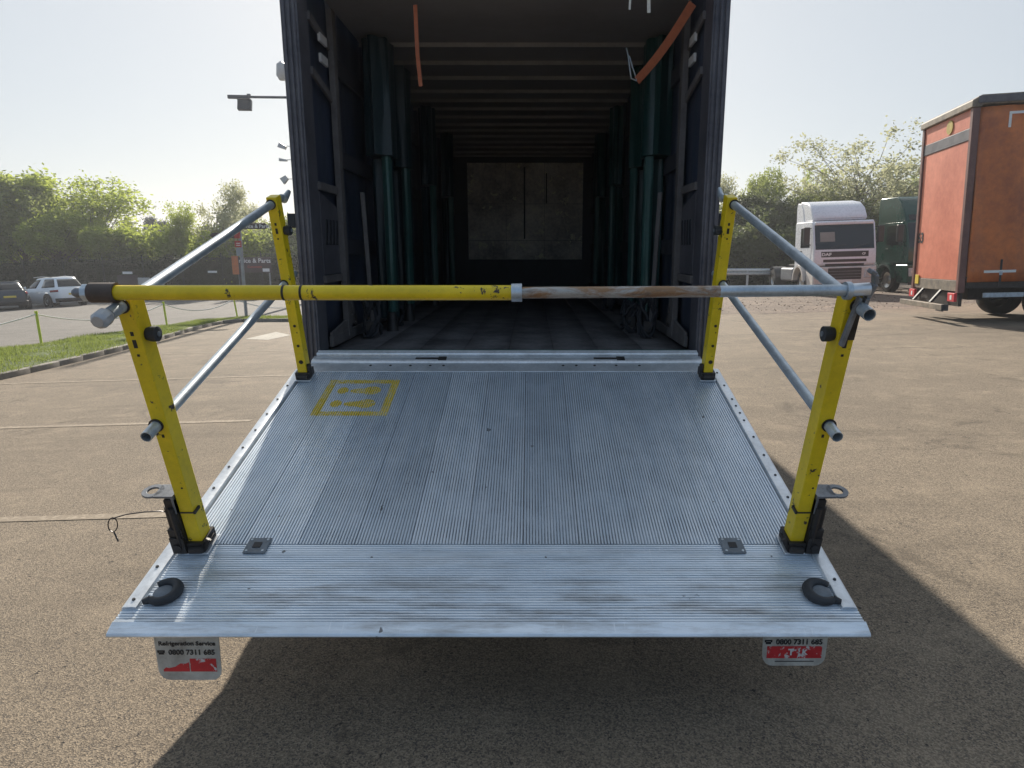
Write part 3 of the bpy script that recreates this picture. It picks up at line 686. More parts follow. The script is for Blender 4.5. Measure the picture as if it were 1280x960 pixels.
# underside frame and lift arms reaching the lorry
mb = MB()
mb.box(-1.15, 1.15, -1.80, -1.72, -.075, -.041); mb.box(-1.15, 1.15, -.12, -.03, -.11, -.041)
for x in (-.5, .5): mb.box(x-.04, x+.04, -1.72, -.12, -.09, -.041)
mb.build('under_frame', M['blackiron'], deck, .004)
for x in (-.5, .5):
    mb = MB(); mb.beam((x, -.1, -.13), (x, 1.2, -.62), .07, .1); mb.build('lift_arm', M['blackiron'], deck, .008)

# ------------------------------------------------------------------ guard rails in their sockets
def rail_side(sx, xn, xf, lab):
    r = bpy.data.objects.new('guard_rail', None); C.objects.link(r); r.matrix_world = DM
    tag(r, lab, 'guard rail', 'guard rails on both sides of the tail lift')
    posts = []
    for x, u, near in ((xn, 1.545, True), (xf, .115, False)):
        m = Matrix.Translation((x, -u, 0)); a = .026; b2 = .036; top = (1.015 if sx < 0 else 1.04) if near else 1.035
        p = MB().box(-a, a, -b2, b2, .012, top, m).build('post', M['yellow'], r, .004)
        # slots and bolt holes in the face of the post
        for (hx, w_, s1, s2) in ((0, .90, .005, .007), (0, .865, .006, .014), (0, .825, .004, .004), (0, .52, .004, .006), (.01, .30, .003, .003)):
            MB().box(hx-s1, hx+s1, -b2-.0015, -b2+.001, w_-s2, w_+s2, m).build('bolt_hole', M['black_flat'], p)
        if not near:
            for w_ in (.12, .22, .34): MB().tube([m @ Vector((.004, -b2-.0025, w_)), m @ Vector((.004, -b2+.001, w_))], .008 if w_ > .15 else .012, 10).build('bolt_hole', M['blackiron'], p)
        # inner rubber stop
        q = m @ Vector((-sx*a, -.0, .885 if near else .86))
        mb = MB(); mb.tube([q, q+Vector((-sx*.014, 0, 0)), q+Vector((-sx*.034, 0, 0)), q+Vector((-sx*.036, 0, 0))], [.021, .025, .025, .021], 16)
        st_ = mb.build('rubber_stop', M['rubber'], p, smooth=True)
        MB().tube([q+Vector((-sx*.036, 0, 0)), q+Vector((-sx*.040, 0, 0))], .009, 10).build('bolt_head', M['greyrubber'], st_)
        # foot bracket
        mb = MB(); mb.box(-.045, .045, -.055, .055, .004, .012, m)
        ft = mb.build('foot_plate', M['alu'], p, .003)
        mb = MB()
        if near:
            mb.box(sx*.028 if sx > 0 else -.066, .066 if sx > 0 else -.028, -.046, .046, .012, .252, m)
            a_, b_ = sorted((sx*.03, sx*.082)); mb.box(a_, b_, -.058, .02, .012, .085, m); mb.box(a_, b_, -.052, -.02, .085, .12, m)
            mb.tube([m @ Vector((sx*.074, -.03, .10)), m @ Vector((sx*.072, -.03, .21))], .009, 8); mb.tube([m @ Vector((sx*.06, -.062, .04)), m @ Vector((sx*.06, -.048, .04))], .016, 8)
            mb.box(-.034, .034, -.050, .050, .0122, .055, m)
            mb.tube([m @ Vector((sx*.045, -.048, .05)), m @ Vector((sx*.045, -.048, .22))], .012, 8)
            mb.tube([m @ Vector((-sx*.032, .03, .03)), m @ Vector((-sx*.032, -.045, .03)), m @ Vector((-sx*.05, -.03, .06))], .011, 8)
            mb.box(min(-sx*.026, -sx*.034), max(-sx*.026, -sx*.034), -.040, .0, .185, .196, m); mb.box(-.026, .026, -.040, -.0365, .188, .193, m)
            mb.tube([m @ Vector((sx*.02, -.052, .025)), m @ Vector((-sx*.03, -.055, .03))], .015, 8)
        else:
            mb.box(-.040, .040, -.048, .048, .0122, .055, m)
            mb.tube([m @ Vector((-sx*.035, -.02, .02)), m @ Vector((-sx*.04, -.02, .10))], .013, 8)
            mb.tube([m @ Vector((sx*.03, -.045, .03)), m @ Vector((-sx*.03, -.050, .03))], .014, 8)
        mb.build('socket_bracket', M['blackiron'], p, .003)
        if near:
            mm = m @ Matrix.Translation((sx*.098, -.01, .262)) @ Matrix.Scale(1.4, 4)
            mb = MB(); mb.box(-.045 if sx > 0 else -.0, 0 if sx > 0 else .045, -.027, .027, 0, .006, mm)
            mb.ring(.015, .0275, 0, .006, 20, mm @ Matrix.Translation((sx*.012, 0, 0)))
            mb.box(min(-sx*.050, -sx*.044), max(-sx*.050, -sx*.044), -.027, .027, -.05, .006, mm)
            mb.build('lug_plate', M['steel'], p, .0008)
        posts.append(p)
    dx = (xf-xn)/1.43
    for w_, ua, ub, nm in ((.57, 1.655, -.03, 'lower'), (.995, 1.66, -.02, 'top')):
        rr = .0185 if nm == 'lower' else .0195
        xa = xn-dx*(ua-1.545)+sx*.0; xb = xn+dx*(1.545-ub)
        off = sx*0.012
        if nm == 'top': w0, w1 = w_, w_+.005; off = sx*(.012 if sx > 0 else .006)
        else: w0, w1 = w_-.008, w_+.012
        MB().pipe((xa+off, -ua, w0), (xb+off, -ub, w1), rr, rr-.003, 22).build('rail', M['galv'], r, smooth=True)
        for x, u in ((xn, 1.545), (xf, .115)):
            mb = MB(); wv = w0+(w1-w0)*(ua-u)/(ua-ub)
            mb.pipe((x+off, -u-.041, wv), (x+off, -u-.036, wv), rr+.006, rr+.0003, 22); mb.build('rail_collar', M['blackiron'], r, smooth=True)
    return r, posts
gl, pl = rail_side(-1, -1.117, -1.16, 'left guard rail of yellow posts and grey tubes with a wire lanyard')
gr, pr = rail_side(1, 1.150, 1.16, 'right guard rail of yellow posts and grey tubes beside the steel catch')
# end cap on the left top rail
mb = MB(); mb.tube([(-1.122, -1.66, .995), (-1.122, -1.668, .995), (-1.122, -1.70, .993), (-1.122, -1.712, .993)], [.020, .027, .027, .019], 9)
mb.build('end_cap', M['lamp_grey'], gl, smooth=False, bev=.003)
mb = MB(); mb.tube([(-1.16, .02, .99), (-1.165, .09, 1.0), (-1.163, .12, 1.012)], [.021, .016, .012], 12); mb.build('rail_tip', M['galv'], gl, smooth=True)
mb = MB(); mb.tube([(1.16, .02, .995), (1.165, .09, 1.0), (1.163, .12, 1.03)], [.021, .016, .010], 12); mb.build('rail_tip', M['galv'], gr, smooth=True)
# lanyard wire
mb = MB()
DI = DM.inverted()
def WD(px, py, Y): return DI @ W(px, py, Y)
mb.tube([WD(223, 648, 2.27), WD(214, 641, 2.25), WD(200, 639, 2.22), WD(180, 640, 2.2), WD(158, 643, 2.2), WD(141, 648, 2.2)], .0022, 6)
lp = [WD(141+6*math.sin(a), 656-9*math.cos(a), 2.2) for a in [i*2*PI/12 for i in range(13)]]
mb.tube(lp, .0020, 6); mb.tube([WD(142, 664, 2.2), WD(148, 677, 2.19)], .0028, 6)
mb.build('lanyard', M['wire'], gl, smooth=True)

# ------------------------------------------------------------------ telescopic gate bar
bar = bpy.data.objects.new('gate_bar', None); C.objects.link(bar); bar.matrix_world = DM
tag(bar, 'telescopic bar, yellow half and rusty bare half, lying across the rail posts', 'bar')
wb, ub = 1.044, 1.60
yb = MB().tube([(-1.125, -ub, wb), (.10, -ub, wb)], .0228, 28).build('yellow_tube', M['yellow'], bar, smooth=True)
for x in (-.602, -.548):
    MB().pipe((x-.004, -ub, wb), (x+.003, -ub, wb), .0238, .022, 24).build('worn_band', M['blackiron'], yb, smooth=True)
MB().pipe((.088, -ub, wb), (.120, -ub, wb+.0005), .0275, .018, 24).build('joint_collar', M['galv'], bar, smooth=True)
MB().tube([(.11, -ub, wb), (.72, -ub, wb+.004)], .0174, 24).build('inner_tube', M['rust'], bar, smooth=True)
MB().tube([(.72, -ub, wb+.004), (1.118, -ub, wb+.008)],   .0175, 24).build('inner_tube', M['galv'], bar, smooth=True)
MB().pipe((-1.190, -ub, wb), (-1.112, -ub, wb), .0305, .0245, 24).build('end_sleeve', M['rubberbrown'], bar, smooth=True)
mb = MB(); mb.tube([(-1.212, -ub, wb), (-1.190, -ub, wb)], .0275, 8); mb.build('end_nut', M['galv'], bar, .003)
mb = MB(); mb.tube([(-1.245, -ub, wb), (-1.234, -ub, wb), (-1.212, -ub, wb)], [.010, .016, .013], 12); mb.build('end_bolt', M['steel'], bar, smooth=True)
# catch at the right hand end
mb = MB(); mb.pipe((1.100, -ub, wb+.006), (1.116, -ub, wb+.006), .0275, .019, 24); mb.build('catch_collar', M['galv'], bar, smooth=True)
mb = MB(); mb.tube([(1.116, -ub, wb+.008), (1.172, -ub, wb+.012)], .020, 18); mb.build('catch_tube', M['alu'], bar, smooth=True)
mb = MB(); pts = [(1.168, -ub, .98), (1.172, -ub, 1.03), (1.185, -ub-.002, 1.075), (1.178, -ub-.004, 1.105), (1.158, -ub-.004, 1.115)]
for a, b2 in zip(pts[:-1], pts[1:]): mb.beam(a, b2, .014, .028, up=(0, 1, 0))
mb.build('catch_hook', M['steel'], bar, .004)
mb = MB(); mb.beam((1.128, -ub-.002, .868), (1.150, -ub-.002, 1.03), .013, .020, up=(0, 1, 0)); mb.build('catch_lever', M['steel'], bar, .003)
mb = MB(); mb.box(1.146, 1.168, -ub+.002, -ub+.014, .885, .985); mb.build('catch_shadow', M['blackiron'], bar, .002)  # dark strip standing in for the brownish shadow right of the lever

# ------------------------------------------------------------------ warning flags under the tip
def flagmat():
    t = NT('weathered_white_vinyl'); v = t.coord('Object')
    c = t.mix(t.ramp(t.noise(v, 9, 5, .65), [(.4, 0.0), (.7, 1.0)]), (.78, .76, .70), (.50, .47, .42)); c = t.mix(t.ramp(t.noise(v, 22, 6, .75), [(.56, 0.0), (.68, .5)]), c, (.30, .25, .19))
    t.base(c); t.rough(.45)
    tr = t.node('ShaderNodeBsdfTranslucent'); t.l.new(c, tr.inputs[0]); ms = t.node('ShaderNodeMixShader'); ms.inputs[0].default_value = .4
    t.l.new(t.b.outputs[0], ms.inputs[1]); t.l.new(tr.outputs[0], ms.inputs[2]); t.l.new(ms.outputs[0], t.out.inputs[0]); return t.m
M['vinyl'] = flagmat()
def flag(cx_, Y, ztop, wid, hgt, lab, rz, lines, low):
    f = thing('warning_flag', lab, 'flag', (cx_, Y, ztop), rz, 'vinyl flags hanging under the platform tip')
    mb = MB(); n = 12; vs = []
    r = .035
    out = [(-wid/2, .03), (-wid/2+.004, -hgt+r)] + [(-wid/2+.006+r-r*math.cos(a), -hgt+r-r*math.sin(a)) for a in [i*PI/2/4 for i in range(1, 5)]] + [(wid/2-.004-r+r*math.sin(a), -hgt+r-r*math.cos(a)) for a in [i*PI/2/4 for i in range(0, 5)]] + [(wid/2, .03)]
    mb.prism(out, -.0015, .0015, 'y'); mb.build('flag_sheet', M['vinyl'], f)
    z = 0
    rot = (PI/2, 0, 0); y = -.0028
    for body, zz, size, sx, bold in lines:
        text(body, size, M['worn_print'], f, (.014 if body[0] == '0' else 0, y, zz), rot, bold=bold, sx=sx*(.93 if body[0] == '0' else 1))
    # handset symbol before the number
    zt = [q for q in lines if q[0].startswith('0')][0][1]
    mb = MB(); mb.box(-wid/2+.012, -wid/2+.030, -.003, -.002, zt-.008, zt+.001); mb.box(-wid/2+.008, -wid/2+.034, -.003, -.002, zt+.003, zt+.008); mb.box(-wid/2+.008, -wid/2+.013, -.003, -.002, zt-.001, zt+.004); mb.box(-wid/2+.029, -wid/2+.034, -.003, -.002, zt-.001, zt+.004)
    mb.build('phone_symbol', M['black_flat'], f)
    mb = MB(); z0, z1 = low
    if lines[0][0].startswith('R'):
        mb.prism([(-wid*.40, z0), (0, z0), (0, z0+.036), (-.012, z0+.030), (-.03, z0+.031), (-.05, z0+.018), (-.072, z0+.013), (-wid*.36, z0+.016), (-wid*.40, z0+.008)], -.0028, -.002, 'y'); mb.box(.004, wid*.42, -.0028, -.002, z0, z1)
    else: mb.box(-wid*.42, wid*.42, -.0028, -.002, z0, z1)
    rb = mb.build('red_block', M['red_flat'], f)
    if not lines[0][0].startswith('R'):
        text('T', .032, M['white_flat'], rb, (-.012, -.0035, (z0+z1)/2), rot, bold=.001); text('K', .026, M['white_flat'], rb, (.035, -.0035, (z0+z1)/2), rot, bold=.001)
        mb = MB(); mb.box(-.065, .07, -.0026, -.002, z0-.014, z0-.011); mb.build('small_print_line', M['black_flat'], f)
    return f
flag(-1.040, 2.02, .290, .226, .168, 'left of the two vinyl flags, with Refrigeration Service lettering and torn red block', 0, [('Refrigeration Service', .0215, .93, .0004), ('   0800 7311 685', .0255, 1.02, .0006)] if False else [('Refrigeration Service', -.026, .0215, 1.08, .0006), ('0800 7311 685', -.060, .0265, 1.08, .0008)], (-.134, -.084))
flag(1.058, 2.02, .296, .226, .118, 'right of the two vinyl flags, shorter, with phone number over a full red block', 0, [('0800 7311 685', -.026, .0265, 1.08, .0008)], (-.088, -.042))

# ------------------------------------------------------------------ lighting mast beyond the lorry
mx = W(372, 120, 33).x
mast = thing('lighting_mast', 'tall mast mostly hidden by the lorry with floodlight arm and cameras sticking out left', 'mast', (mx, 33, gz(mx, 33)))
def ML(px, py): return W(px, py, 33)-mast.location
MB().tube([(0, 0, -.2), (0, 0, 13.2)], [.16, .10], 12).build('pole', M['lamp_grey'], mast, smooth=True)
arm = MB(); a, b2 = ML(285, 121), ML(372, 122); arm.beam(a, b2, .08, .10); arm.beam(a, ML(312, 121.5), .15, .16); arm.box(ML(309, 119).x, ML(313, 119).x, -.06, .06, ML(311, 122).z, ML(311, 117.5).z)
arm.build('arm', M['dark_metal'], mast, .005)
fl = MB(); q = ML(306, 131.3); m = Matrix.Translation(q) @ Euler((R(-18), 0, R(4))).to_matrix().to_4x4(); fl.box(-.32, .32, -.1, .1, -.25, .25, m)
flo = fl.build('floodlight', M['dark_metal'], mast, .02); MB().box(-.28, .28, -.106, -.1005, -.2, .2, m).build('lens', M['glass'], flo)
mb = MB(); mb.beam(ML(296, 123), ML(299, 130), .02, .02); mb.build('bracket', M['dark_metal'], mast)
for k, (px, py, wd, hg, rot) in enumerate(((353, 183, .36, .28, .5), (354, 200, .36, .15, .15), (356, 224, .33, .36, -.6))):
    q = ML(px, py); m = Matrix.Translation(q) @ Euler((0, rot, 0)).to_matrix().to_4x4()
    mb = MB(); mb.prism([(-wd/2, -hg*.5), (wd/2, -hg*.25), (wd/2, hg*.3), (-wd/2, hg*.4)], -.1, .1, 'y', m); cmr = mb.build('camera_housing', M['lamp_grey'], mast, .01)
    mb = MB(); mb.beam(q, Vector((0, 0, q.z+.03)), .03, .03); mb.build('bracket', M['lamp_grey'], cmr)
q = ML(352, 90); mb = MB(); mb.tube([q+Vector((0, 0, .46)), q+Vector((0, 0, .33)), q+Vector((0, 0, -.16)), q+Vector((0, 0, -.36))], [.06, .21, .25, .13], 16); mb.beam(q, Vector((0, 0, q.z)), .04, .04); mb.build('camera_dome', M['lamp_grey'], mast, smooth=True)

# ------------------------------------------------------------------ direction signs, left
sp = Vector((-10.2, 23.6, gz(-10.2, 23.6)))
fp = thing('finger_post', 'grey finger post with two dark arrow arms and red bands behind the left rail', 'signpost', sp)
def S(px, py): return W(px, py, 23.6)-sp
MB().tube([S(308, 396), S(299, 281)], .055, 10).build('pole', M['signpole'], fp, smooth=True)
def plate(name, mat, parent, x0, x1, y0, y1, S, dy=-.07, th=.03, arrow=0):
    a, b2 = S(x0, y1), S(x1, y0); poly = [(a.x, a.z), (b2.x, a.z), (b2.x, b2.z), (a.x, b2.z)]
    if arrow > 0: poly = [(a.x, a.z), (b2.x-.1, a.z), (b2.x, (a.z+b2.z)/2), (b2.x-.1, b2.z), (a.x, b2.z)]
    if arrow < 0: poly = [(a.x+.1, a.z), (b2.x, a.z), (b2.x, b2.z), (a.x+.1, b2.z), (a.x, (a.z+b2.z)/2)]
    return MB().prism(poly, dy-th, dy, 'y').build(name, mat, parent, .004)
ar = plate('sign_arm', M['dark_sign'], fp, 302, 336.5, 279, 286.5, S, arrow=1)
c1 = (S(302, 283)+S(336, 283))/2; text('Service & Parts', .175, M['white_flat'], ar, (c1.x, -.103, c1.z), (PI/2, 0, 0), bold=.002)
al = plate('sign_arm', M['dark_sign'], fp, 264, 294, 291, 297.5, S, arrow=-1)
MB().box(S(294, 294).x+.004, S(301.5, 294).x, -.10, -.07, S(299, 298).z, S(299, 289).z).build('red_band', M['red_sign'], fp, .004)
rb = MB().box(S(295, 305).x, S(303, 305).x, -.11, -.07, S(299, 309).z, S(299, 301).z).build('red_band', M['red_sign'], fp, .004)
for k in range(2): MB().box(S(297, 305).x, S(302, 305).x, -.114, -.1105, S(299, 304.5+2.5*k).z, S(299, 303.7+2.5*k).z).build('white_mark', M['white_flat'], rb)
MB().box(-.09, .09, -.08, .08, S(299, 320).z, S(299, 309.5).z).build('bracket_clamp', M['signpole'], fp, .02)
fy = 40.0
def FW(px, py): return W(px, py, fy)
sgn = thing('service_sign', 'dark fascia sign reading Service & Parts in white, behind the finger post', 'sign', (FW(318, 322).x, fy, gz(FW(318, 322).x, fy)))
def S2(px, py): return FW(px, py)-sgn.location
sb = plate('sign_board', M['dark_sign'], sgn, 297, 338.5, 321.5, 340.5, S2, dy=0, th=.08)
c1 = (S2(297, 326)+S2(338, 326))/2; text('Service & Parts', .37, M['white_flat'], sb, (c1.x-.1, -.084, c1.z), (PI/2, 0, 0), bold=.006)
c1 = S2(319, 333.5); text('Customers', .19, M['red_sign'], sb, (c1.x, -.084, c1.z), (PI/2, 0, 0), bold=.003)
MB().box(S2(329, 337).x, S2(337.5, 337).x, -.086, -.0805, S2(330, 339.5).z, S2(330, 335.5).z).build('white_label', M['white_flat'], sb)
for px in (299, 337): MB().tube([S2(px, 341)*1, Vector((S2(px, 341).x, 0, 0))], .05, 8).build('sign_leg', M['signpole'], sgn)
bn = thing('banner_sign', 'narrow orange red upright banner left of the dark Service & Parts sign', 'banner', (W(295, 330, 38).x, 38, gz(W(295, 330, 38).x, 38)))
q0, q1 = W(291.5, 343, 38)-bn.location, W(297.5, 320, 38)-bn.location
MB().box(q0.x, q1.x, -.05, 0, q0.z, q1.z).build('banner_panel', M['orange_curtain'], bn, .01); MB().tube([(q1.x, 0, 0), (q1.x, 0, q1.z+.3)], .04, 8).build('pole', M['dark_metal'], bn)

# ------------------------------------------------------------------ fence with ivy, left
fence = thing('mesh_fence', 'long dark mesh fence behind the parked cars on the left', 'fence', (-30, 42.6, gz(-30, 42.6)))
FH = 2.72
for k in range(22):
    x = -58+k*2.55; MB().box(x-.03+30, x+.03+30, -.03, .03, gz(x, 42.6)-gz(-30, 42.6), gz(x, 42.6)-gz(-30, 42.6)+FH+.12).build('fence_post', M['fence'], fence)
mb = MB(); z0 = gz(-58, 42.6)-gz(-30, 42.6); z1 = gz(-4.4, 42.6)-gz(-30, 42.6)
for h in (.1, .7, 1.3, 1.9, 2.5, 2.7): mb.beam((-28, -.04, z0+h), (25.6, -.04, z1+h), .02, .02)
r_ = mb.build('fence_rail', M['fence'], fence)
mb = MB()
for k in range(430):
    x = -28+k*.125; zz_ = z0+(z1-z0)*(k*.125)/53.6; mb.box(x-.005, x+.005, -.03, -.02, zz_+.05, zz_+2.75)
o = mb.build('fence_mesh', M['fence'], fence); o['kind'] = 'stuff'
for (x0, x1, y0, y1, lab, mt) in ((153.5, 165, 339.5, 342.5, 'small white plate on the ivy fence, left of the two narrow ones', 'white_flat'), (260, 271, 338.5, 341, 'small white plate on the ivy fence nearest the red banner', 'white_flat'), (172.5, 187, 347, 356, 'pale square board low on the fence behind the left top rail', 'lamp_grey'), (148, 172, 344, 356, 'dark board low on the fence right of the white car', 'dark_sign')):
    a, b2 = W(x0, y1, 42.3), W(x1, y0, 42.3)
    tag(MB().box(a.x, b2.x, 42.28, 42.32, a.z, b2.z).build('fence_plate', M[mt]), lab, 'plate')

# ------------------------------------------------------------------ leaves
def leaves(n, centers, spread, size, flat=.0):
    k = len(centers); idx = rng.integers(0, k, n); c = np.asarray(centers)[idx]
    p = c+rng.normal(0, 1, (n, 3))*spread
    u = rng.normal(0, 1, (n, 3)); u /= np.linalg.norm(u, axis=1)[:, None]
    t = rng.normal(0, 1, (n, 3)); v = np.cross(u, t); v /= np.linalg.norm(v, axis=1)[:, None]
    s = size*(.6+.8*rng.random(n))[:, None]
    V = np.stack([p-u*s*.5, p+v*s*.28, p+u*s*.5, p-v*s*.28], 1)
    return V.reshape(-1, 3)
def tree_meshes(kind, seed):
    rs = random.Random(seed); rn = np.random.default_rng(seed)
    H = 8.0
    if kind == 'round': Rr, zc, rz_, nc, nl, sp_, sz = 2.9, 4.9, 3.1, 170, 19000, .25, .20
    elif kind == 'sparse': Rr, zc, rz_, nc, nl, sp_, sz = 2.6, 5.0, 3.0, 130, 9000, .23, .17
    elif kind == 'column': Rr, zc, rz_, nc, nl, sp_, sz = 1.35, 4.4, 3.5, 80, 9000, .28, .16
    elif kind == 'conifer': Rr, zc, rz_, nc, nl, sp_, sz = 1.9, 4.2, 3.8, 120, 15000, .22, .15
    elif kind == 'wide': Rr, zc, rz_, nc, nl, sp_, sz = 3.9, 4.6, 3.4, 230, 14000, .21, .15
    elif kind == 'shrub': Rr, zc, rz_, nc, nl, sp_, sz = 2.4, 1.9, 1.7, 100, 14000, .27, .18
    cs = []
    lob = [(rs.uniform(-.5, .5)*Rr, rs.uniform(-.5, .5)*Rr, zc+rs.uniform(-.5, .55)*rz_, (rs.uniform(.5, .75) if kind == 'wide' else rs.uniform(.32, .72))) for _ in range(9)]
    while len(cs) < nc:
        if kind == 'conifer':
            f = rs.random()**.8; z = .5+f*7.2; r = Rr*(1-f)**.75*rs.uniform(.3, 1.05); a = rs.uniform(0, 2*PI)
            cs.append((r*math.cos(a), r*math.sin(a), z)); continue
        l = rs.choice(lob); u = Vector((rs.gauss(0, 1), rs.gauss(0, 1), rs.gauss(0, 1))).normalized()*rs.uniform(.55, 1.0)
        p = (l[0]+u.x*Rr*l[3], l[1]+u.y*Rr*l[3], l[2]+u.z*rz_*l[3]*.9)
        if p[2] < .5: continue
        cs.append(p)
    ca = np.array(cs)
    spd = sp_*(.6+rn.random((len(cs), 1))*.8)
    V = leaves(nl, cs, sp_, sz)
    mb = MB(); top = max(c[2] for c in cs)
    tr = []; x = y = 0
    for i in range(9):
        f = i/8; x += rs.uniform(-.08, .08); y += rs.uniform(-.08, .08); tr.append(Vector((x, y, f*top*.70)))
    tr[0].z = -.35
    mb.tube(tr, [.17*(1-.82*i/8)+.012 for i in range(9)], 8)
    for k in range(0, nc, 2 if kind in ('sparse', 'wide', 'column') else 3):
        c = Vector(cs[k]); z0 = max(.5, min(top*.8, c.z*rs.uniform(.45, .8))); f = min(.99, z0/(top*.70)); i = min(7, int(f*8)); b0 = tr[i].lerp(tr[i+1], f*8-i)
        mid = b0.lerp(c, .5)+Vector((rs.uniform(-.2, .2), rs.uniform(-.2, .2), rs.uniform(-.35, .1)))
        r0 = .055*(1-f*.6); mb.tube([b0, mid, c], [r0, r0*.6, .008], 5, cap=False)
    return V, mb
PROT = {}
def proto(kind, leaf, seed):
    key = (kind, leaf, seed)
    if key not in PROT:
        V, mb = tree_meshes(kind, seed)
        lm = mesh_np('foliage', V, np.arange(len(V)).reshape(-1, 4), M[leaf])
        t = mb.build('trunk', M['bark'], None, smooth=True); tm = t.data; bpy.data.objects.remove(t)
        PROT[key] = (lm, tm)
    return PROT[key]
def tree(name, kind, leaf, seed, px, topy, Y, wid, lab, cat='tree', group=None, rz=None):
    lm, tm = proto(kind, leaf, seed)
    p = W(px, topy, Y); g = gz(p.x, Y); H = p.z-g
    t = thing(name, lab, cat, (p.x, Y, g), rz if rz is not None else random.uniform(0, 6.28), group)
    zt = np.empty(len(lm.vertices)*3, dtype=np.float32); lm.vertices.foreach_get('co', zt); ztop = float(np.percentile(zt[2::3], 99.7))
    s = H/ztop; xw = float(np.percentile(np.abs(zt[0::3]), 96))*2; sw = (wid/F*Y)/xw
    for nm, me in (('crown', lm), ('trunk', tm)):
        o = bpy.data.objects.new(nm, me); C.objects.link(o); o.parent = t
    t.scale = (sw, sw, s)
    return t
gL = 'trees beyond the ivy fence on the left'
for a in (
    ('bushy_tree', 'round', 'leaf_light', 1, -35, 215, 47, 130, 'tall tree cut by the left picture edge beyond the fence'),
    ('bushy_tree', 'round', 'leaf_mid', 2, 12, 226, 46.5, 82, 'bright green tree with a high left shoulder, behind the parked cars'),
    ('bushy_tree', 'sparse', 'leaf_light', 3, 102, 224, 49, 95, 'loose topped tree standing highest right of the white car'),
    ('bushy_tree', 'round', 'leaf_light', 4, 72, 262, 46, 85, 'lower leafy tree directly above the white car'),
    ('bushy_tree', 'round', 'leaf_light', 1, 130, 284, 46, 62, 'lower leafy tree just right of the white car'),
    ('bushy_tree', 'shrub', 'leaf_mid', 5, 160, 292, 47, 75, 'low shrubby tree above the end of the gate bar'),
    ('bushy_tree', 'column', 'leaf_light', 6, 222, 254, 47, 34, 'slim light green tree left of the tall sparse one'),
    ('bushy_tree', 'shrub', 'leaf_light', 7, 228, 284, 47, 80, 'low bright tree below the slim light green one'),
    ('sparse_tree', 'sparse', 'leaf_pale', 8, 268, 227, 46, 60, 'tall sparse pale tree left of the yellow rail post'),
    ('bushy_tree', 'shrub', 'leaf_light', 5, 285, 285, 46, 75, 'low bright tree behind the finger post'),
    ('bushy_tree', 'shrub', 'leaf_mid', 7, 330, 279, 48, 80, 'low tree seen between yellow post and lorry'),
    ('bushy_tree', 'sparse', 'leaf_pale', 3, 302, 250, 55, 40, 'thin distant tree over the finger post'),
    ('bushy_tree', 'round', 'leaf_mid', 4, 375, 270, 50, 90, 'tree mostly hidden behind the lorry body'),
    ('bushy_tree', 'round', 'leaf_dark', 12, 470, 268, 50, 100, 'tree wholly behind the lorry body, left of its middle'),
    ('bushy_tree', 'round', 'leaf_mid', 1, 600, 262, 50, 110, 'tree wholly behind the middle of the lorry body'),
    ('bushy_tree', 'round', 'leaf_mid', 2, 740, 260, 48, 110, 'tree wholly behind the lorry body, right of its middle'),
    ('bushy_tree', 'shrub', 'leaf_mid', 5, -20, 296, 50, 95, 'low bush over the fence at the left picture edge'),
    ('bushy_tree', 'shrub', 'leaf_light', 7, 45, 300, 50, 90, 'low bush over the fence above the gap between the two cars'),
    ('bushy_tree', 'shrub', 'leaf_mid', 14, 115, 302, 50, 90, 'low bush over the fence right of the white car'),
    ):
    tree(*a, group=gL)
gC = 'grey conifers far behind the left trees'
tree('conifer', 'conifer', 'leaf_conifer', 9, 187, 272, 75, 34, 'far grey conifer left of the slim light green tree', group=gC)
tree('conifer', 'conifer', 'leaf_conifer', 9, 203, 277, 76, 30, 'far grey conifer touching the slim light green tree', group=gC)
tree('conifer', 'conifer', 'leaf_conifer', 9, 158, 277, 74, 30, 'far grey conifer in the gap right of the tall loose tree', group=gC)
tree('conifer', 'conifer', 'leaf_conifer', 9, 57, 256, 74, 26, 'far grey conifer between the two tall left trees', group=gC)
gR = 'trees beyond the lorry park on the right'
for a in (
    ('wide_tree', 'wide', 'leaf_pale', 10, 1086, 171, 42, 175, 'large airy pale tree towering over both tractor cabs'),
    ('bushy_tree', 'sparse', 'leaf_mid', 3, 960, 210, 41, 48, 'loose tree right of the box lorry, second tallest there'),
    ('bushy_tree', 'sparse', 'leaf_pale', 8, 925, 222, 41, 50, 'loose pale tree next to the box lorry edge'),
    ('bushy_tree', 'sparse', 'leaf_light', 11, 1022, 212, 44, 46, 'light green tree above the left end of the white cab roof'),
    ('bushy_tree', 'round', 'leaf_dark', 12, 935, 243, 39, 85, 'dark dense tree behind the crash barrier'),
    ('bushy_tree', 'round', 'leaf_dark', 13, 985, 246, 39, 80, 'dark dense tree left of the white cab'),
    ('bushy_tree', 'shrub', 'leaf_dark', 14, 910, 275, 37, 90, 'dark bush by the right edge of the box lorry'),
    ('bushy_tree', 'shrub', 'leaf_dark', 15, 965, 275, 37, 95, 'dark bush rising over the crash barrier'),
    ('bushy_tree', 'round', 'leaf_mid', 4, 1040, 240, 42, 80, 'mid green tree behind the white cab roof'),
    ('bushy_tree', 'round', 'leaf_mid', 1, 1100, 250, 42, 85, 'mid green tree in the gap between the two cabs'),
    ('bushy_tree', 'shrub', 'leaf_dark', 14, 1100, 285, 40, 90, 'dark bush low between the two cabs'),
    ('bushy_tree', 'sparse', 'leaf_mid', 3, 1180, 215, 44, 80, 'tree mostly hidden behind the orange trailer'),
    ('bushy_tree', 'round', 'leaf_mid', 12, 1300, 240, 46, 110, 'tree hidden behind the orange trailer side'),
    ):
    tree(*a, group=gR)
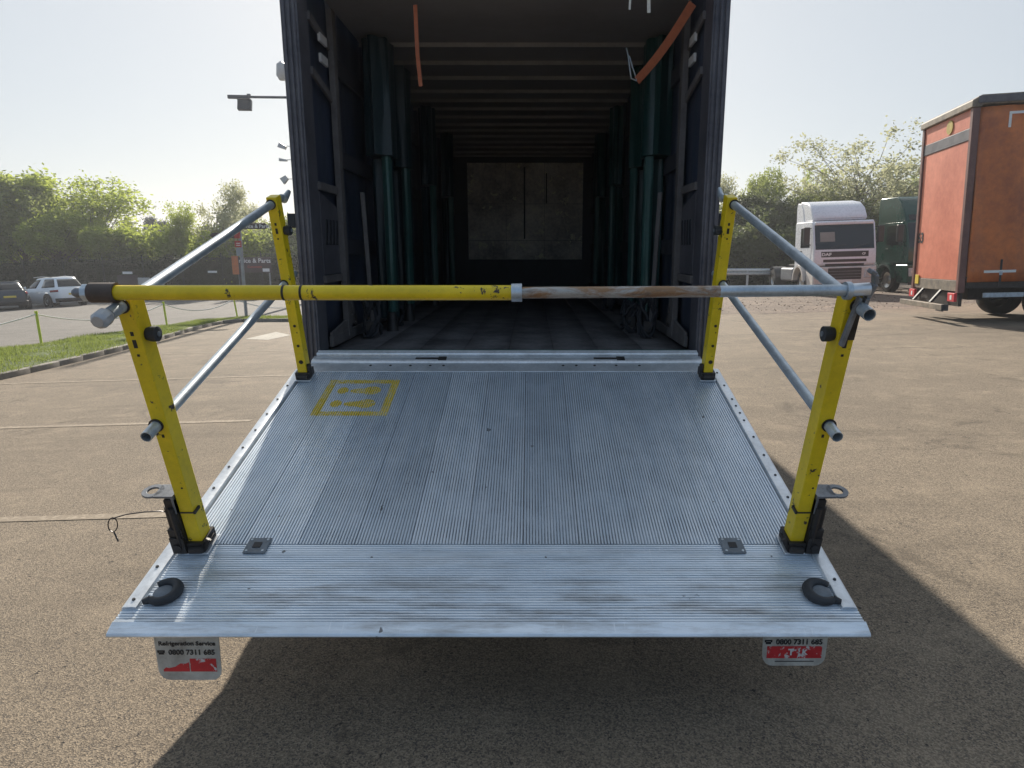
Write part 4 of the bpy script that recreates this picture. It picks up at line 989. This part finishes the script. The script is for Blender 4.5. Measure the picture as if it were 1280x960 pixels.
def hedge(name, x0, x1, y, h, dep, leaf, n, lab, seed):
    g0 = gz(x0, y)
    mb = MB(); vs = []; m_ = 40
    rs = random.Random(seed); tops = [h*(.86+.10*rs.random()) for _ in range(m_+1)]
    for i in range(m_+1):
        x = x0+(x1-x0)*i/m_; g = gz(x, y)
        vs += [(x, y-dep*.3, g-.3), (x, y-dep*.3, g+tops[i]*.9), (x, y+dep*.3, g+tops[i]*.92), (x, y+dep*.3, g-.3)]
    mb.add(vs, [(i*4+k, i*4+k+1, i*4+5+k, i*4+4+k) for i in range(m_) for k in range(3)]+[(0, 3, 2, 1), (m_*4, m_*4+1, m_*4+2, m_*4+3)])
    root = thing(name, lab, 'hedge')
    mb.build('hedge_core', M['leaf_ivy'], root)
    f = rng.random(n); X = x0+(x1-x0)*f; ti = np.array(tops)[np.minimum((f*m_).astype(int), m_)]
    Z = rng.random(n)*ti*(1.0+.08*np.sin(X*2.1)+.05*np.sin(X*5.3)); front = rng.random(n) < .7
    Yv = np.where(front, y-dep*.3-rng.random(n)*dep*.2, y+(rng.random(n)-.5)*dep*.6); Z = np.where(front, Z, ti*(.88+.16*rng.random(n)))
    c = np.stack([X, Yv, X*BX+Yv*BY+Z], 1)
    V = leaves(n, c[:2000], .0, .14) if False else None
    u = rng.normal(0, 1, (n, 3)); u /= np.linalg.norm(u, axis=1)[:, None]; t = rng.normal(0, 1, (n, 3)); v = np.cross(u, t); v /= np.linalg.norm(v, axis=1)[:, None]
    s = (.10+.10*rng.random(n))[:, None]
    V = np.stack([c-u*s*.5, c+v*s*.32, c+u*s*.5, c-v*s*.32], 1).reshape(-1, 3)
    link('foliage', mesh_np('foliage', V, np.arange(n*4).reshape(-1, 4), M[leaf]), root)
hedge('ivy_hedge', -62, 7, 43.6, 2.75, 1.4, 'leaf_ivy', 68000, 'long dark hedge growing through the mesh fence on the left', 3)
hedge('dark_hedge', 6, 32, 36.5, 2.6, 1.6, 'leaf_ivy', 36000, 'dark hedge behind the crash barrier and the two cabs', 5)

# ------------------------------------------------------------------ rope barrier on the verge
posts = [((52, 430), (45, 390)), ((209, 407), (204, 378)), ((297, 396), (292, 372))]
tops = []
labs = ['yellow marker post nearest the left picture edge on the grass', 'middle of the yellow marker posts on the grass verge', 'farthest yellow marker post, beside the finger post']
for (b_, t_), lb in zip(posts, labs):
    g = G(*b_); tp = W(*t_, g.y); tag(mk := thing('marker_post', lb, 'post', (g.x, g.y, g.z), 0, 'yellow posts carrying the rope'), None)
    d = tp-g; MB().tube([(0, 0, -.1), d], .030, 8).build('stake', M['flu_post'], mk, smooth=True); MB().tube([d*.96, d*1.03], .036, 8).build('cap', M['flu_post'], mk, smooth=True)
    tops.append(tp-Vector((0, 0, .05)))
mb = MB(); prev = Vector((-12.6, 9.6, gz(-12.6, 9.6)+.75)); seq = [prev]+tops+[Vector((-8.2, 25.5, gz(-8.2, 25.5)+.4))]
for a, b2 in zip(seq[:-1], seq[1:]):
    pts = [a.lerp(b2, i/14)+Vector((0, 0, -.30*4*(i/14)*(1-i/14))) for i in range(15)]; mb.tube(pts, .017, 6)
tag(mb.build('barrier_rope', M['rope'], smooth=True), 'thin pale rope sagging between the yellow marker posts', 'rope')

# ------------------------------------------------------------------ crash barrier, right
g = W(935, 352, 31.0); g.z = gz(g.x, 31.0); br = thing('crash_barrier', 'galvanised crash barrier rail left of the white tractor unit', 'barrier', (g.x, g.y, g.z))
x0, x1 = W(880, 340, g.y).x-g.x, W(985, 340, g.y).x-g.x
zz0 = W(935, 344, g.y).z-g.z; zz1 = W(935, 335.5, g.y).z-g.z; hh_ = zz1-zz0
for k in range(2):
    a = zz0+hh_*(.5*k+.03); mb = MB(); mb.prism([(-.02, a), (-.07, a+hh_*.12), (-.07, a+hh_*.32), (-.02, a+hh_*.44), (0, a+hh_*.44), (0, a)], x0, x1, 'x'); mb.build('rail', M['galv'], br)
for k in range(3):
    x = x0+.4+k*(x1-x0-.6)/2; MB().box(x-.04, x+.04, .002, .08, 0, zz1*.96).build('barrier_post', M['galv'], br)

# ------------------------------------------------------------------ tractor units
def panel(prof, x0, x1, z0, z1, out, th=.012, inset=0):
    # a slab lying on the front of a cab whose profile is y(z)
    n = 6; mb = MB(); vs = []
    for i in range(n+1):
        z = z0+(z1-z0)*i/n; y = prof(z)-out
        vs += [(x0, y, z), (x1, y, z), (x1, y+th+out, z), (x0, y+th+out, z)]
    fs = [(0, 1, 2, 3), (n*4, n*4+3, n*4+2, n*4+1)]
    for i in range(n):
        for k in range(4): fs.append((i*4+k, i*4+4+k, i*4+4+(k+1) % 4, i*4+(k+1) % 4))
    mb.add(vs, fs); return mb
def interp(P):
    def f(z):
        for (y0, z0), (y1, z1) in zip(P[:-1], P[1:]):
            if z <= z1: return y0+(y1-y0)*(max(z, z0)-z0)/(z1-z0)
        return P[-1][0]
    return f
def tractor(name, lab, loc, rz, paint, dirty_, high, txt, cw=1.16):
    T = thing(name, lab, 'lorry cab', loc, rz, None, True)
    zt = 3.72 if high else 2.86
    FP = [(-1.36, .42), (-1.40, .60), (-1.40, 1.30), (-1.36, 1.72), (-1.14, zt if high and False else 2.70)]
    pf = interp(FP)
    if high: poly = [(-1.30, 1.12), (-1.40, 1.20), (-1.40, 1.45), (-1.36, 1.74), (-1.12, 2.74), (-1.00, 3.05), (-.72, 3.50), (-.40, 3.70), (.75, 3.74), (.86, 3.66), (.86, .98), (.62, .98), (.62, 1.12)]
    else: poly = [(-1.30, 1.12), (-1.40, 1.20), (-1.40, 1.45), (-1.36, 1.74), (-1.13, 2.72), (-1.02, 2.84), (.80, 2.88), (.86, 2.82), (.86, .98), (.62, .98), (.62, 1.12)]
    cab = MB().prism(poly, -cw, cw, 'x').build('cab_body', M[paint], T, .07, seg=3)
    ws = panel(pf, -cw+.07, cw-.07, 1.76, 2.68, .012).build('windscreen', M['glass'], T, .03)
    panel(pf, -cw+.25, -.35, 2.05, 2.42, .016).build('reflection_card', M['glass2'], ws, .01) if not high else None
    for k in (-.5, .35): MB().beam((k, pf(1.84)-.02, 1.84), (k+.55, pf(1.92)-.02, 1.93), .015, .015).build('wiper', M['blackplastic'], ws)
    if high:
        up = interp([(-1.12, 2.74), (-1.0, 3.05), (-.72, 3.5)]); panel(up, -cw+.14, cw-.14, 2.78, 2.98, .02).build('visor', M['blackplastic'], T, .01)
        text('DAF', .24, M['white_flat'], T, (.1, up(3.22)-.05, 3.22), (R(58), 0, 0), bold=.01)
    else:
        panel(pf, -cw+.08, cw-.08, 2.69, 2.80, .05).build('visor', M['white_paint'], T, .02)
        # roof fairing with side cheeks
        fp_ = [(-.78, 2.87), (-.80, 3.02), (-.55, 3.36), (-.15, 3.58), (.62, 3.70), (.78, 3.60), (.80, 2.87)]
        fair = MB().prism(fp_, -cw+.10, cw-.16, 'x').build('roof_fairing', M[paint], T, .10, seg=4)
        for s in (-1, 1):
            xx = s*(cw-.08); MB().prism([(.10, 2.88), (.30, 3.40), (.55, 3.62), (.92, 3.66), (1.02, 3.5), (1.02, 1.6), (.87, 1.6), (.87, 2.88)], min(xx, xx-s*.05), max(xx, xx-s*.05), 'x').build('side_fairing', M[paint], T, .02)
    # grille
    g1 = panel(pf, -cw+.28, cw-.28, 1.46, 1.68, .014).build('grille', M['blackplastic'], T, .01)
    g2 = panel(pf, -cw+.36, cw-.36, 1.28, 1.385, .014).build('grille', M['blackplastic'], T, .01)
    g3 = panel(pf, -cw+.44, cw-.44, 1.13, 1.22, .014).build('grille', M['blackplastic'], T, .01)
    text(txt[0], .15, M['white_flat'], g1, (-cw+.48, pf(1.57)-.018, 1.57), (R(84), 0, 0), bold=.006, sx=1.3); text(txt[1], .11, M['white_flat'], g1, (cw-.46, pf(1.57)-.018, 1.57), (R(84), 0, 0), bold=.004)
    bp = MB().prism([(-1.44, .40), (-1.47, .62), (-1.45, 1.11), (-1.25, 1.11), (-.62, 1.11), (-.62, .82), (-.78, .40)], -cw-.02, cw+.02, 'x').build('bumper', M[dirty_], T, .05, seg=3)
    MB().box(-.62, .62, -1.485, -1.44, .62, 1.05).build('lower_grille', M['blackplastic'], bp, .02)
    for k in range(3): MB().box(-.60, .60, -1.495, -1.486, .70+k*.11, .72+k*.11).build('grille_bar', M['greyrubber'], bp)
    MB().box(-cw+.05, cw-.05, -1.478, -1.44, .34, .46).build('air_dam', M['blackplastic'], bp, .01)
    MB().box(-.27, .27, -1.505, -1.496, .50, .61).build('number_plate', M['plate_yellow'] if False else M['white_flat'], bp, .003)
    for s in (-1, 1):
        hl = MB().prism([(s*.70, .66), (s*1.12, .66), (s*1.14, .98), (s*.76, .98)], -1.495, -1.44, 'y').build('headlight', M['lens'], bp, .03, seg=3)
        MB().tube([(s*.96, -1.502, .82), (s*.96, -1.490, .82)], .085, 16).build('reflector', M['chrome'], hl, smooth=True)
        # side window, door seam, handle, mirrors
        x = s*(cw+.003); a, b2 = sorted((x, x+s*.006))
        dr = MB().prism([(-1.0, 1.22), (.18, 1.22), (.18, 2.72), (-.92, 2.72), (-1.12, 1.85)], a, b2, 'x').build('door', M[paint], T, .003)
        a, b2 = sorted((x+s*.007, x+s*.014)); MB().prism([(-.93, 1.86), (.12, 1.86), (.12, 2.62), (-.80, 2.62)], a, b2, 'x').build('side_window', M['glass'], dr, .003)
        a, b2 = sorted((x+s*.007, x+s*.03)); MB().box(a, b2, -.05, .12, 1.70, 1.75).build('door_handle', M['blackplastic'], dr, .005)
        mi = MB().box(min(s*(cw+.10), s*(cw+.34)), max(s*(cw+.10), s*(cw+.34)), -1.22, -1.08, 1.98, 2.62).build('mirror', M['blackplastic'], T, .04, seg=3)
        mb = MB(); mb.beam((s*cw, -1.0, 2.58), (s*(cw+.2), -1.14, 2.58), .03, .03); mb.beam((s*cw, -1.0, 1.95), (s*(cw+.2), -1.14, 2.0), .03, .03); mb.build('mirror_arm', M['blackplastic'], mi)
        MB().box(min(s*.86, s*(cw+.01)), max(s*.86, s*(cw+.01)), -.76, -.60, .45, 1.0).build('step', M['blackplastic'], T, .02)
        # wheel arch band
        mb = MB(); m = Matrix.Translation((s*(cw-.02), 0, .53)) @ Matrix.Rotation(PI/2, 4, 'Y'); mb.ring(.57, .66, -.16, .03 if s > 0 else .16, 22, m, a0=R(95), a1=R(265)); mb.build('wheel_arch', M[dirty_], T)
        wheel(T, s*.98, 0, .50, .50, .30, side=s); wheel(T, s*.95, 3.75, .50, .50, .52, side=s)
        MB().box(s*.42-.04, s*.42+.04, .3, 4.7, .78, 1.02).build('chassis_rail', M['blackiron'], T, .004)
        MB().box(min(s*.55, s*1.15), max(s*.55, s*1.15), 1.15, 2.75, .50, 1.05).build('fuel_tank', M['white_dirty'] if high else M['steel'], T, .08, seg=3)
        MB().ring(.56, .60, -.28, .28, 16, Matrix.Translation((s*.95, 3.75, .50)) @ Matrix.Rotation(PI/2, 4, 'Y'), a0=R(100), a1=R(260)).build('mudguard', M['blackplastic'], T)
    MB().prism([(2.9, 1.04), (3.3, 1.16), (4.3, 1.16), (4.7, 1.06), (4.6, 1.02), (2.9, 1.02)], -.38, .38, 'x').build('fifth_wheel', M['blackiron'], T, .01)
    mb = MB()
    for k in range(4): mb.tube([(-.5+k*.12, .95, 1.5), (-.45+k*.12, 1.3, 1.1-.03*k), (-.3+k*.1, 1.8, 1.12)], .025, 6)
    mb.build('suzi_hose', M['rubber'], T, smooth=True)
    MB().box(-.5, .5, .9, 1.10, 1.0, 1.9).build('air_tank_bracket', M['blackiron'], T, .02)
    return T
g = G(1052, 369); tractor('white_tractor_unit', 'white tractor unit without trailer facing the camera, between barrier and green cab', (g.x+.05, g.y+1.2, gz(g.x, g.y+1.2)), R(-4), 'white_paint', 'white_dirty', False, ('DAF', 'CF'))
g = G(1156, 366); tractor('green_tractor_unit', 'dark green high roof tractor unit half hidden behind the orange trailer', (g.x+.25, g.y+1.2, gz(g.x, g.y+1.2)), R(1), 'green_paint', 'green_paint', True, ('DAF', 'XF'))

# ------------------------------------------------------------------ orange curtain trailer
rx, ry = .16, .987
cx0, cy0 = 9.47, 14.25
ang = math.atan2(-rx, -ry)     # local +x points back to the camera side corner
cen = Vector((cx0+1.25*rx, cy0+1.25*ry, 0)); cen.z = gz(cen.x, cen.y)
TR = thing('orange_trailer', 'tall faded orange curtain sided trailer cut by the right picture edge', 'trailer', cen, math.atan2(-ry, -rx), None, False)
# local: x towards camera (-r), y to the right along the body
HT = 4.72; ZB = .92
TR.rotation_mode = 'QUATERNION'; TR.rotation_quaternion = ground_quat(math.atan2(-ry, -rx))
# with rotz a: local x = (cos a, sin a) = (-rx,-ry); local y = (-sin a, cos a) = (ry,-rx) -> to the right
LT = 13.2
def TB(name, mat, x0, x1, y0, y1, z0, z1, parent=None, bev=.006): return MB().box(x0, x1, y0, y1, z0, z1).build(name, M[mat], parent or TR, bev)
for s in (-1, 1): TB('corner_post', 'trailer_frame', min(s*1.25, s*1.13), max(s*1.25, s*1.13), -.04, .10, ZB-.25, HT-.24, bev=.012)
roof = MB().prism([(-.08, HT-.24), (-.08, HT-.10), (.10, HT), (LT, HT), (LT, HT-.20), (.12, HT-.20), (.12, HT-.24)], -1.28, 1.28, 'x').build('roof', M['trailer_grime'], TR, .02)
TB('side_gutter', 'frame', 1.281, 1.31, .02, LT, HT-.17, HT-.03, roof)
TB('rear_header', 'orange_door', -1.128, 1.128, -.01, .04, HT-.62, HT-.242)
TB('header_band', 'frame', -1.128, 1.128, -.018, .03, HT-.86, HT-.625)
dw = (2.256)/2
TB('rear_door', 'orange_door', -1.125, 1.125, .0, .04, ZB+.02, HT-.865)
TB('lower_panel', 'trailer_grime', -1.128, 1.128, -.012, .04, ZB-.22, ZB+.015)
tb = MB(); tb.prism([(-1.12, ZB-.55), (1.12, ZB-.55), (1.12, ZB-.225), (-1.12, ZB-.225)], .05, .12, 'y'); tb.build('under_run_beam', M['blackiron'], TR, .01)
TB('bumper_bar', 'trailer_grime', -1.15, 1.20, -.32, -.20, ZB-.62, ZB-.50, bev=.008); TB('bumper_end', 'rubber', 1.20, 1.24, -.33, -.19, ZB-.63, ZB-.49)
for s in (-.6, .35): MB().beam((s, -.21, ZB-.50), (s, .06, ZB-.16), .08, .05).build('bumper_bracket', M['rubber'], TR)
for s in (-1, 1):
    l = TB('tail_light', 'red_refl', s*1.06-.16, s*1.06+.16, -.09, -.03, ZB-.44, ZB-.255); MB().box(s*1.06-.03, s*1.06+.05, -.094, -.0905, ZB-.40, ZB-.30).build('lens', M['white_flat'], l)
MB().tube([(.18, -.030, HT-.44), (.18, -.011, HT-.44)], .15, 20).build('yellow_disc', M['flu_dim'], TR)
MB().box(-1.06, -.86, -.035, -.013, ZB-.12, ZB+.10).build('yellow_tag', M['plate_yellow'], TR, .003)
text('63', .34, M['black_flat'], TR, (-.98, -.008, ZB+.98), (PI/2, 0, 0), bold=.01, depth=.002)
# curtain on the camera side
mb = MB(); ny, nz = 170, 14; vs = []
for i in range(ny+1):
    y = .11+(LT-.2)*i/ny
    for j in range(nz+1):
        z = ZB-.02+(HT-.22-ZB)*j/nz; bulge = .035*math.sin(PI*j/nz)*abs(math.sin(y*1.25))
        x = 1.245+bulge+.024*math.sin(y*7+z*.9)+.012*math.sin(y*17+z*2.1)+.010*math.sin(y*31-z*3)*(1-j/nz)+(.02*random.random() if j == 0 else 0)
        vs.append((x, y, z))
mb.add(vs, [(i*(nz+1)+j, (i+1)*(nz+1)+j, (i+1)*(nz+1)+j+1, i*(nz+1)+j+1) for i in range(ny) for j in range(nz)])
ct = mb.build('side_curtain', M['orange_curtain'], TR, smooth=True); sol = ct.modifiers.new('thick', 'SOLIDIFY'); sol.thickness = .01
TB('side_curtain', 'orange_curtain', -1.25, -1.24, .11, LT, ZB, HT-.22)
TB('front_wall', 'orange_door', -1.24, 1.24, LT-.05, LT, ZB, HT-.22); TB('floor_frame', 'blackiron', -1.2, 1.2, .13, LT, ZB-.16, ZB-.01)
for k in range(9):
    y = .75+k*1.1; MB().box(1.29, 1.30, y-.02, y+.02, ZB-.12, ZB+.45).build('curtain_strap', M['blackplastic'], TR); MB().box(1.302, 1.312, y-.03, y+.03, ZB+.12, ZB+.20).build('buckle', M['galv'], TR)
for k in range(10):
    y = .42+k*1.1; MB().box(1.30, 1.304, y, y+.62, ZB+.17, ZB+.225).build('marker_tape', M['white_flat'], TR)
MB().box(1.296, 1.302, .62, 1.5, HT-.42, HT-.37).build('marker_tape', M['white_flat'], TR); MB().box(1.296, 1.302, .62, .67, HT-.68, HT-.422).build('marker_tape', M['white_flat'], TR)
for y in (1.9, 3.2, 4.5):
    for s in (-1, 1): wheel(TR, s*1.02, y, .48, .48, .36, side=s)
TB('side_guard', 'galv', 1.15, 1.19, .5, 1.3, ZB-.36, ZB-.26); TB('chassis', 'blackiron', -.5, .5, .5, LT, ZB-.45, ZB-.17)
TB('spray_flap', 'rubber', -.95, -.55, .45, .47, ZB-.8, ZB-.2)

# ------------------------------------------------------------------ parked cars
def car(name, lab, loc, rz, paint, L=4.55, Wd=1.86, H=1.64, plate_mat='plate_yellow'):
    T = thing(name, lab, 'car', loc, rz, None, True)
    hl, hw = L/2, Wd/2; n = 56
    def se(a, p): return math.copysign(abs(a)**p, a)
    def body(a, t):   # a: angle (0 = +x side, 90 = front), t 0..1 from sill to waist
        k = [(0, .93, .975, .24), (.22, .985, .995, .40), (.5, 1.0, 1.0, .62), (.78, .985, .985, .84), (1, .93, .955, .98)]
        for (t0, w0, l0, z0), (t1, w1, l1, z1) in zip(k[:-1], k[1:]):
            if t <= t1: f = (t-t0)/(t1-t0); w_, l_, z = w0+(w1-w0)*f, l0+(l1-l0)*f, z0+(z1-z0)*f; break
        x = hw*w_*se(math.cos(a), .30); y = hl*l_*se(math.sin(a), .42)
        fr = max(0, (y-.35*hl)/(.65*hl)); z -= .16*fr*fr*t; rr = max(0, (-y-.6*hl)/(.4*hl)); z += .06*rr*t
        return Vector((x, y, z))
    def house(a, t):
        yf = 1.25-(1.25-.25)*t; yr = -hl*.93+(.42)*t**1.2; x = (hw*.92-(hw*.25)*t)*se(math.cos(a), .36); yc = (yf+yr)/2; y = yc+(yf-yr)/2*se(math.sin(a), .52)
        z0 = .96+.06*max(0, -y/hl); z = z0+(H-.04-z0)*t-.05*max(0, y-yc)*t
        return Vector((x, y, z))
    def surf(fn, nt, cap=True, mat=paint, name='body'):
        mb = MB(); vs = []; fs = []
        for i in range(nt+1):
            for j in range(n): vs.append(fn(2*PI*j/n, i/nt))
        for i in range(nt):
            for j in range(n): fs.append((i*n+j, i*n+(j+1) % n, (i+1)*n+(j+1) % n, (i+1)*n+j))
        k = nt*n
        if cap:
            for q, (sc, dz) in enumerate(((.8, .03), (.4, .045))):
                for j in range(n):
                    v = fn(2*PI*j/n, 1); c0 = (fn(PI/2, 1)+fn(-PI/2, 1))/2; vs.append(Vector((v.x*sc, c0.y+(v.y-c0.y)*(.97 if q == 0 else .9), v.z+dz)))
                for j in range(n): fs.append((k+j, k+(j+1) % n, k+n+(j+1) % n, k+n+j))
                k += n
            fs.append(tuple(k+j for j in range(n)))
        mb.add(vs, fs); return mb.build(name, M[mat], T, smooth=True)
    bd = surf(body, 10); gh = surf(house, 5, name='greenhouse')
    def patch(fn, a0, a1, t0, t1, off, mat, name, parent, na=10, nt=4):
        mb = MB(); vs = []
        for i in range(nt+1):
            for j in range(na+1):
                a = R(a0+(a1-a0)*j/na); t = t0+(t1-t0)*i/nt; p = fn(a, t); e = (fn(a+.01, t)-fn(a-.01, t)); u = fn(a, min(1, t+.01))-fn(a, max(0, t-.01))
                nr = e.cross(u).normalized(); vs.append(p+nr*off)
        mb.add(vs, [(i*(na+1)+j, i*(na+1)+j+1, (i+1)*(na+1)+j+1, (i+1)*(na+1)+j) for i in range(nt) for j in range(na)])
        o = mb.build(name, M[mat], parent, smooth=True); s = o.modifiers.new('t', 'SOLIDIFY'); s.thickness = .006; return o
    for a, b2 in ((2, 50), (-48, -2), (130, 178), (182, 228)): patch(house, a, b2, .12, .86, .006, 'glass', 'side_window', gh)
    patch(house, 66, 114, .10, .92, .006, 'glass', 'windscreen', gh); patch(house, -116, -64, .14, .84, .006, 'glass', 'rear_window', gh)
    patch(body, -135, -45, .02, .30, .006, 'blackplastic', 'rear_bumper', bd, 20)
    for a, b2 in ((-64, -28), (-152, -116)): patch(body, a, b2, .72, .88, .008, 'red_lens', 'tail_light', bd)
    for a, b2 in ((48, 66), (114, 132)): patch(body, a, b2, .66, .86, .008, 'lens', 'headlight', bd)
    patch(body, 10, 170, .0, .2, .006, 'blackplastic', 'front_skirt', bd, 20)
    patch(body, -91.0, -89.0, .50, .62, .008, plate_mat, 'number_plate', bd, 4, 2)
    for s in (-1, 1):
        for y in (-hl*.60, hl*.60):
            m = Matrix.Translation((s*(hw*1.0-.005), y, .35)) @ Matrix.Rotation(PI/2, 4, 'Y'); MB().ring(.0, .405, -.02, .02, 22, m).build('wheel_arch', M['blackplastic'], bd)
            wheel(T, s*(hw-.06), y, .335, .335, .22, side=s)
        MB().box(min(s*hw*.9, s*hw*.9+s*.2), max(s*hw*.9, s*hw*.9+s*.2), .75, .87, 1.0, 1.14).build('door_mirror', M[paint], T, .03)
        MB().tube([(s*hw*.66, .3, H-.01), (s*hw*.66, -.5, H+.035), (s*hw*.66, -1.5, H-.02)], .018, 8).build('roof_rail', M['chrome'], T, smooth=True)
        MB().box(min(s*hw*.995, s*hw*1.01), max(s*hw*.995, s*hw*1.01), -.55, -.40, .80, .83).build('door_handle', M['chrome'], T, .004)
    return T
g = G(57, 383.5); car('white_car', 'white SUV parked at the left with its rear quarter towards the camera', (g.x, g.y+.6, gz(g.x, g.y+.6)), R(63), 'carwhite')
g = G(-14, 389); car('dark_car', 'dark grey hatchback cut by the left picture edge, yellow rear plate showing', (g.x-.2, g.y+1.4, gz(g.x-.2, g.y+1.4)), R(45), 'cardark', 4.25, 1.78, 1.48)

# ------------------------------------------------------------------ the thin morning haze
hz = MB().box(-460, 460, -460, 460, -4.5, 16).build('haze', bpy.data.materials.new('haze_air'))
hm = hz.data.materials[0]; hm.use_nodes = True; hn = hm.node_tree.nodes; hn.remove(hn['Principled BSDF'])
pv = hn.new('ShaderNodeVolumePrincipled'); pv.inputs['Color'].default_value = (.93, .95, 1, 1); pv.inputs['Density'].default_value = .0011; pv.inputs['Anisotropy'].default_value = .45
hm.node_tree.links.new(pv.outputs[0], hn['Material Output'].inputs['Volume'])
tag(hz, 'thin pale morning haze over the whole yard', 'haze', kind='stuff')
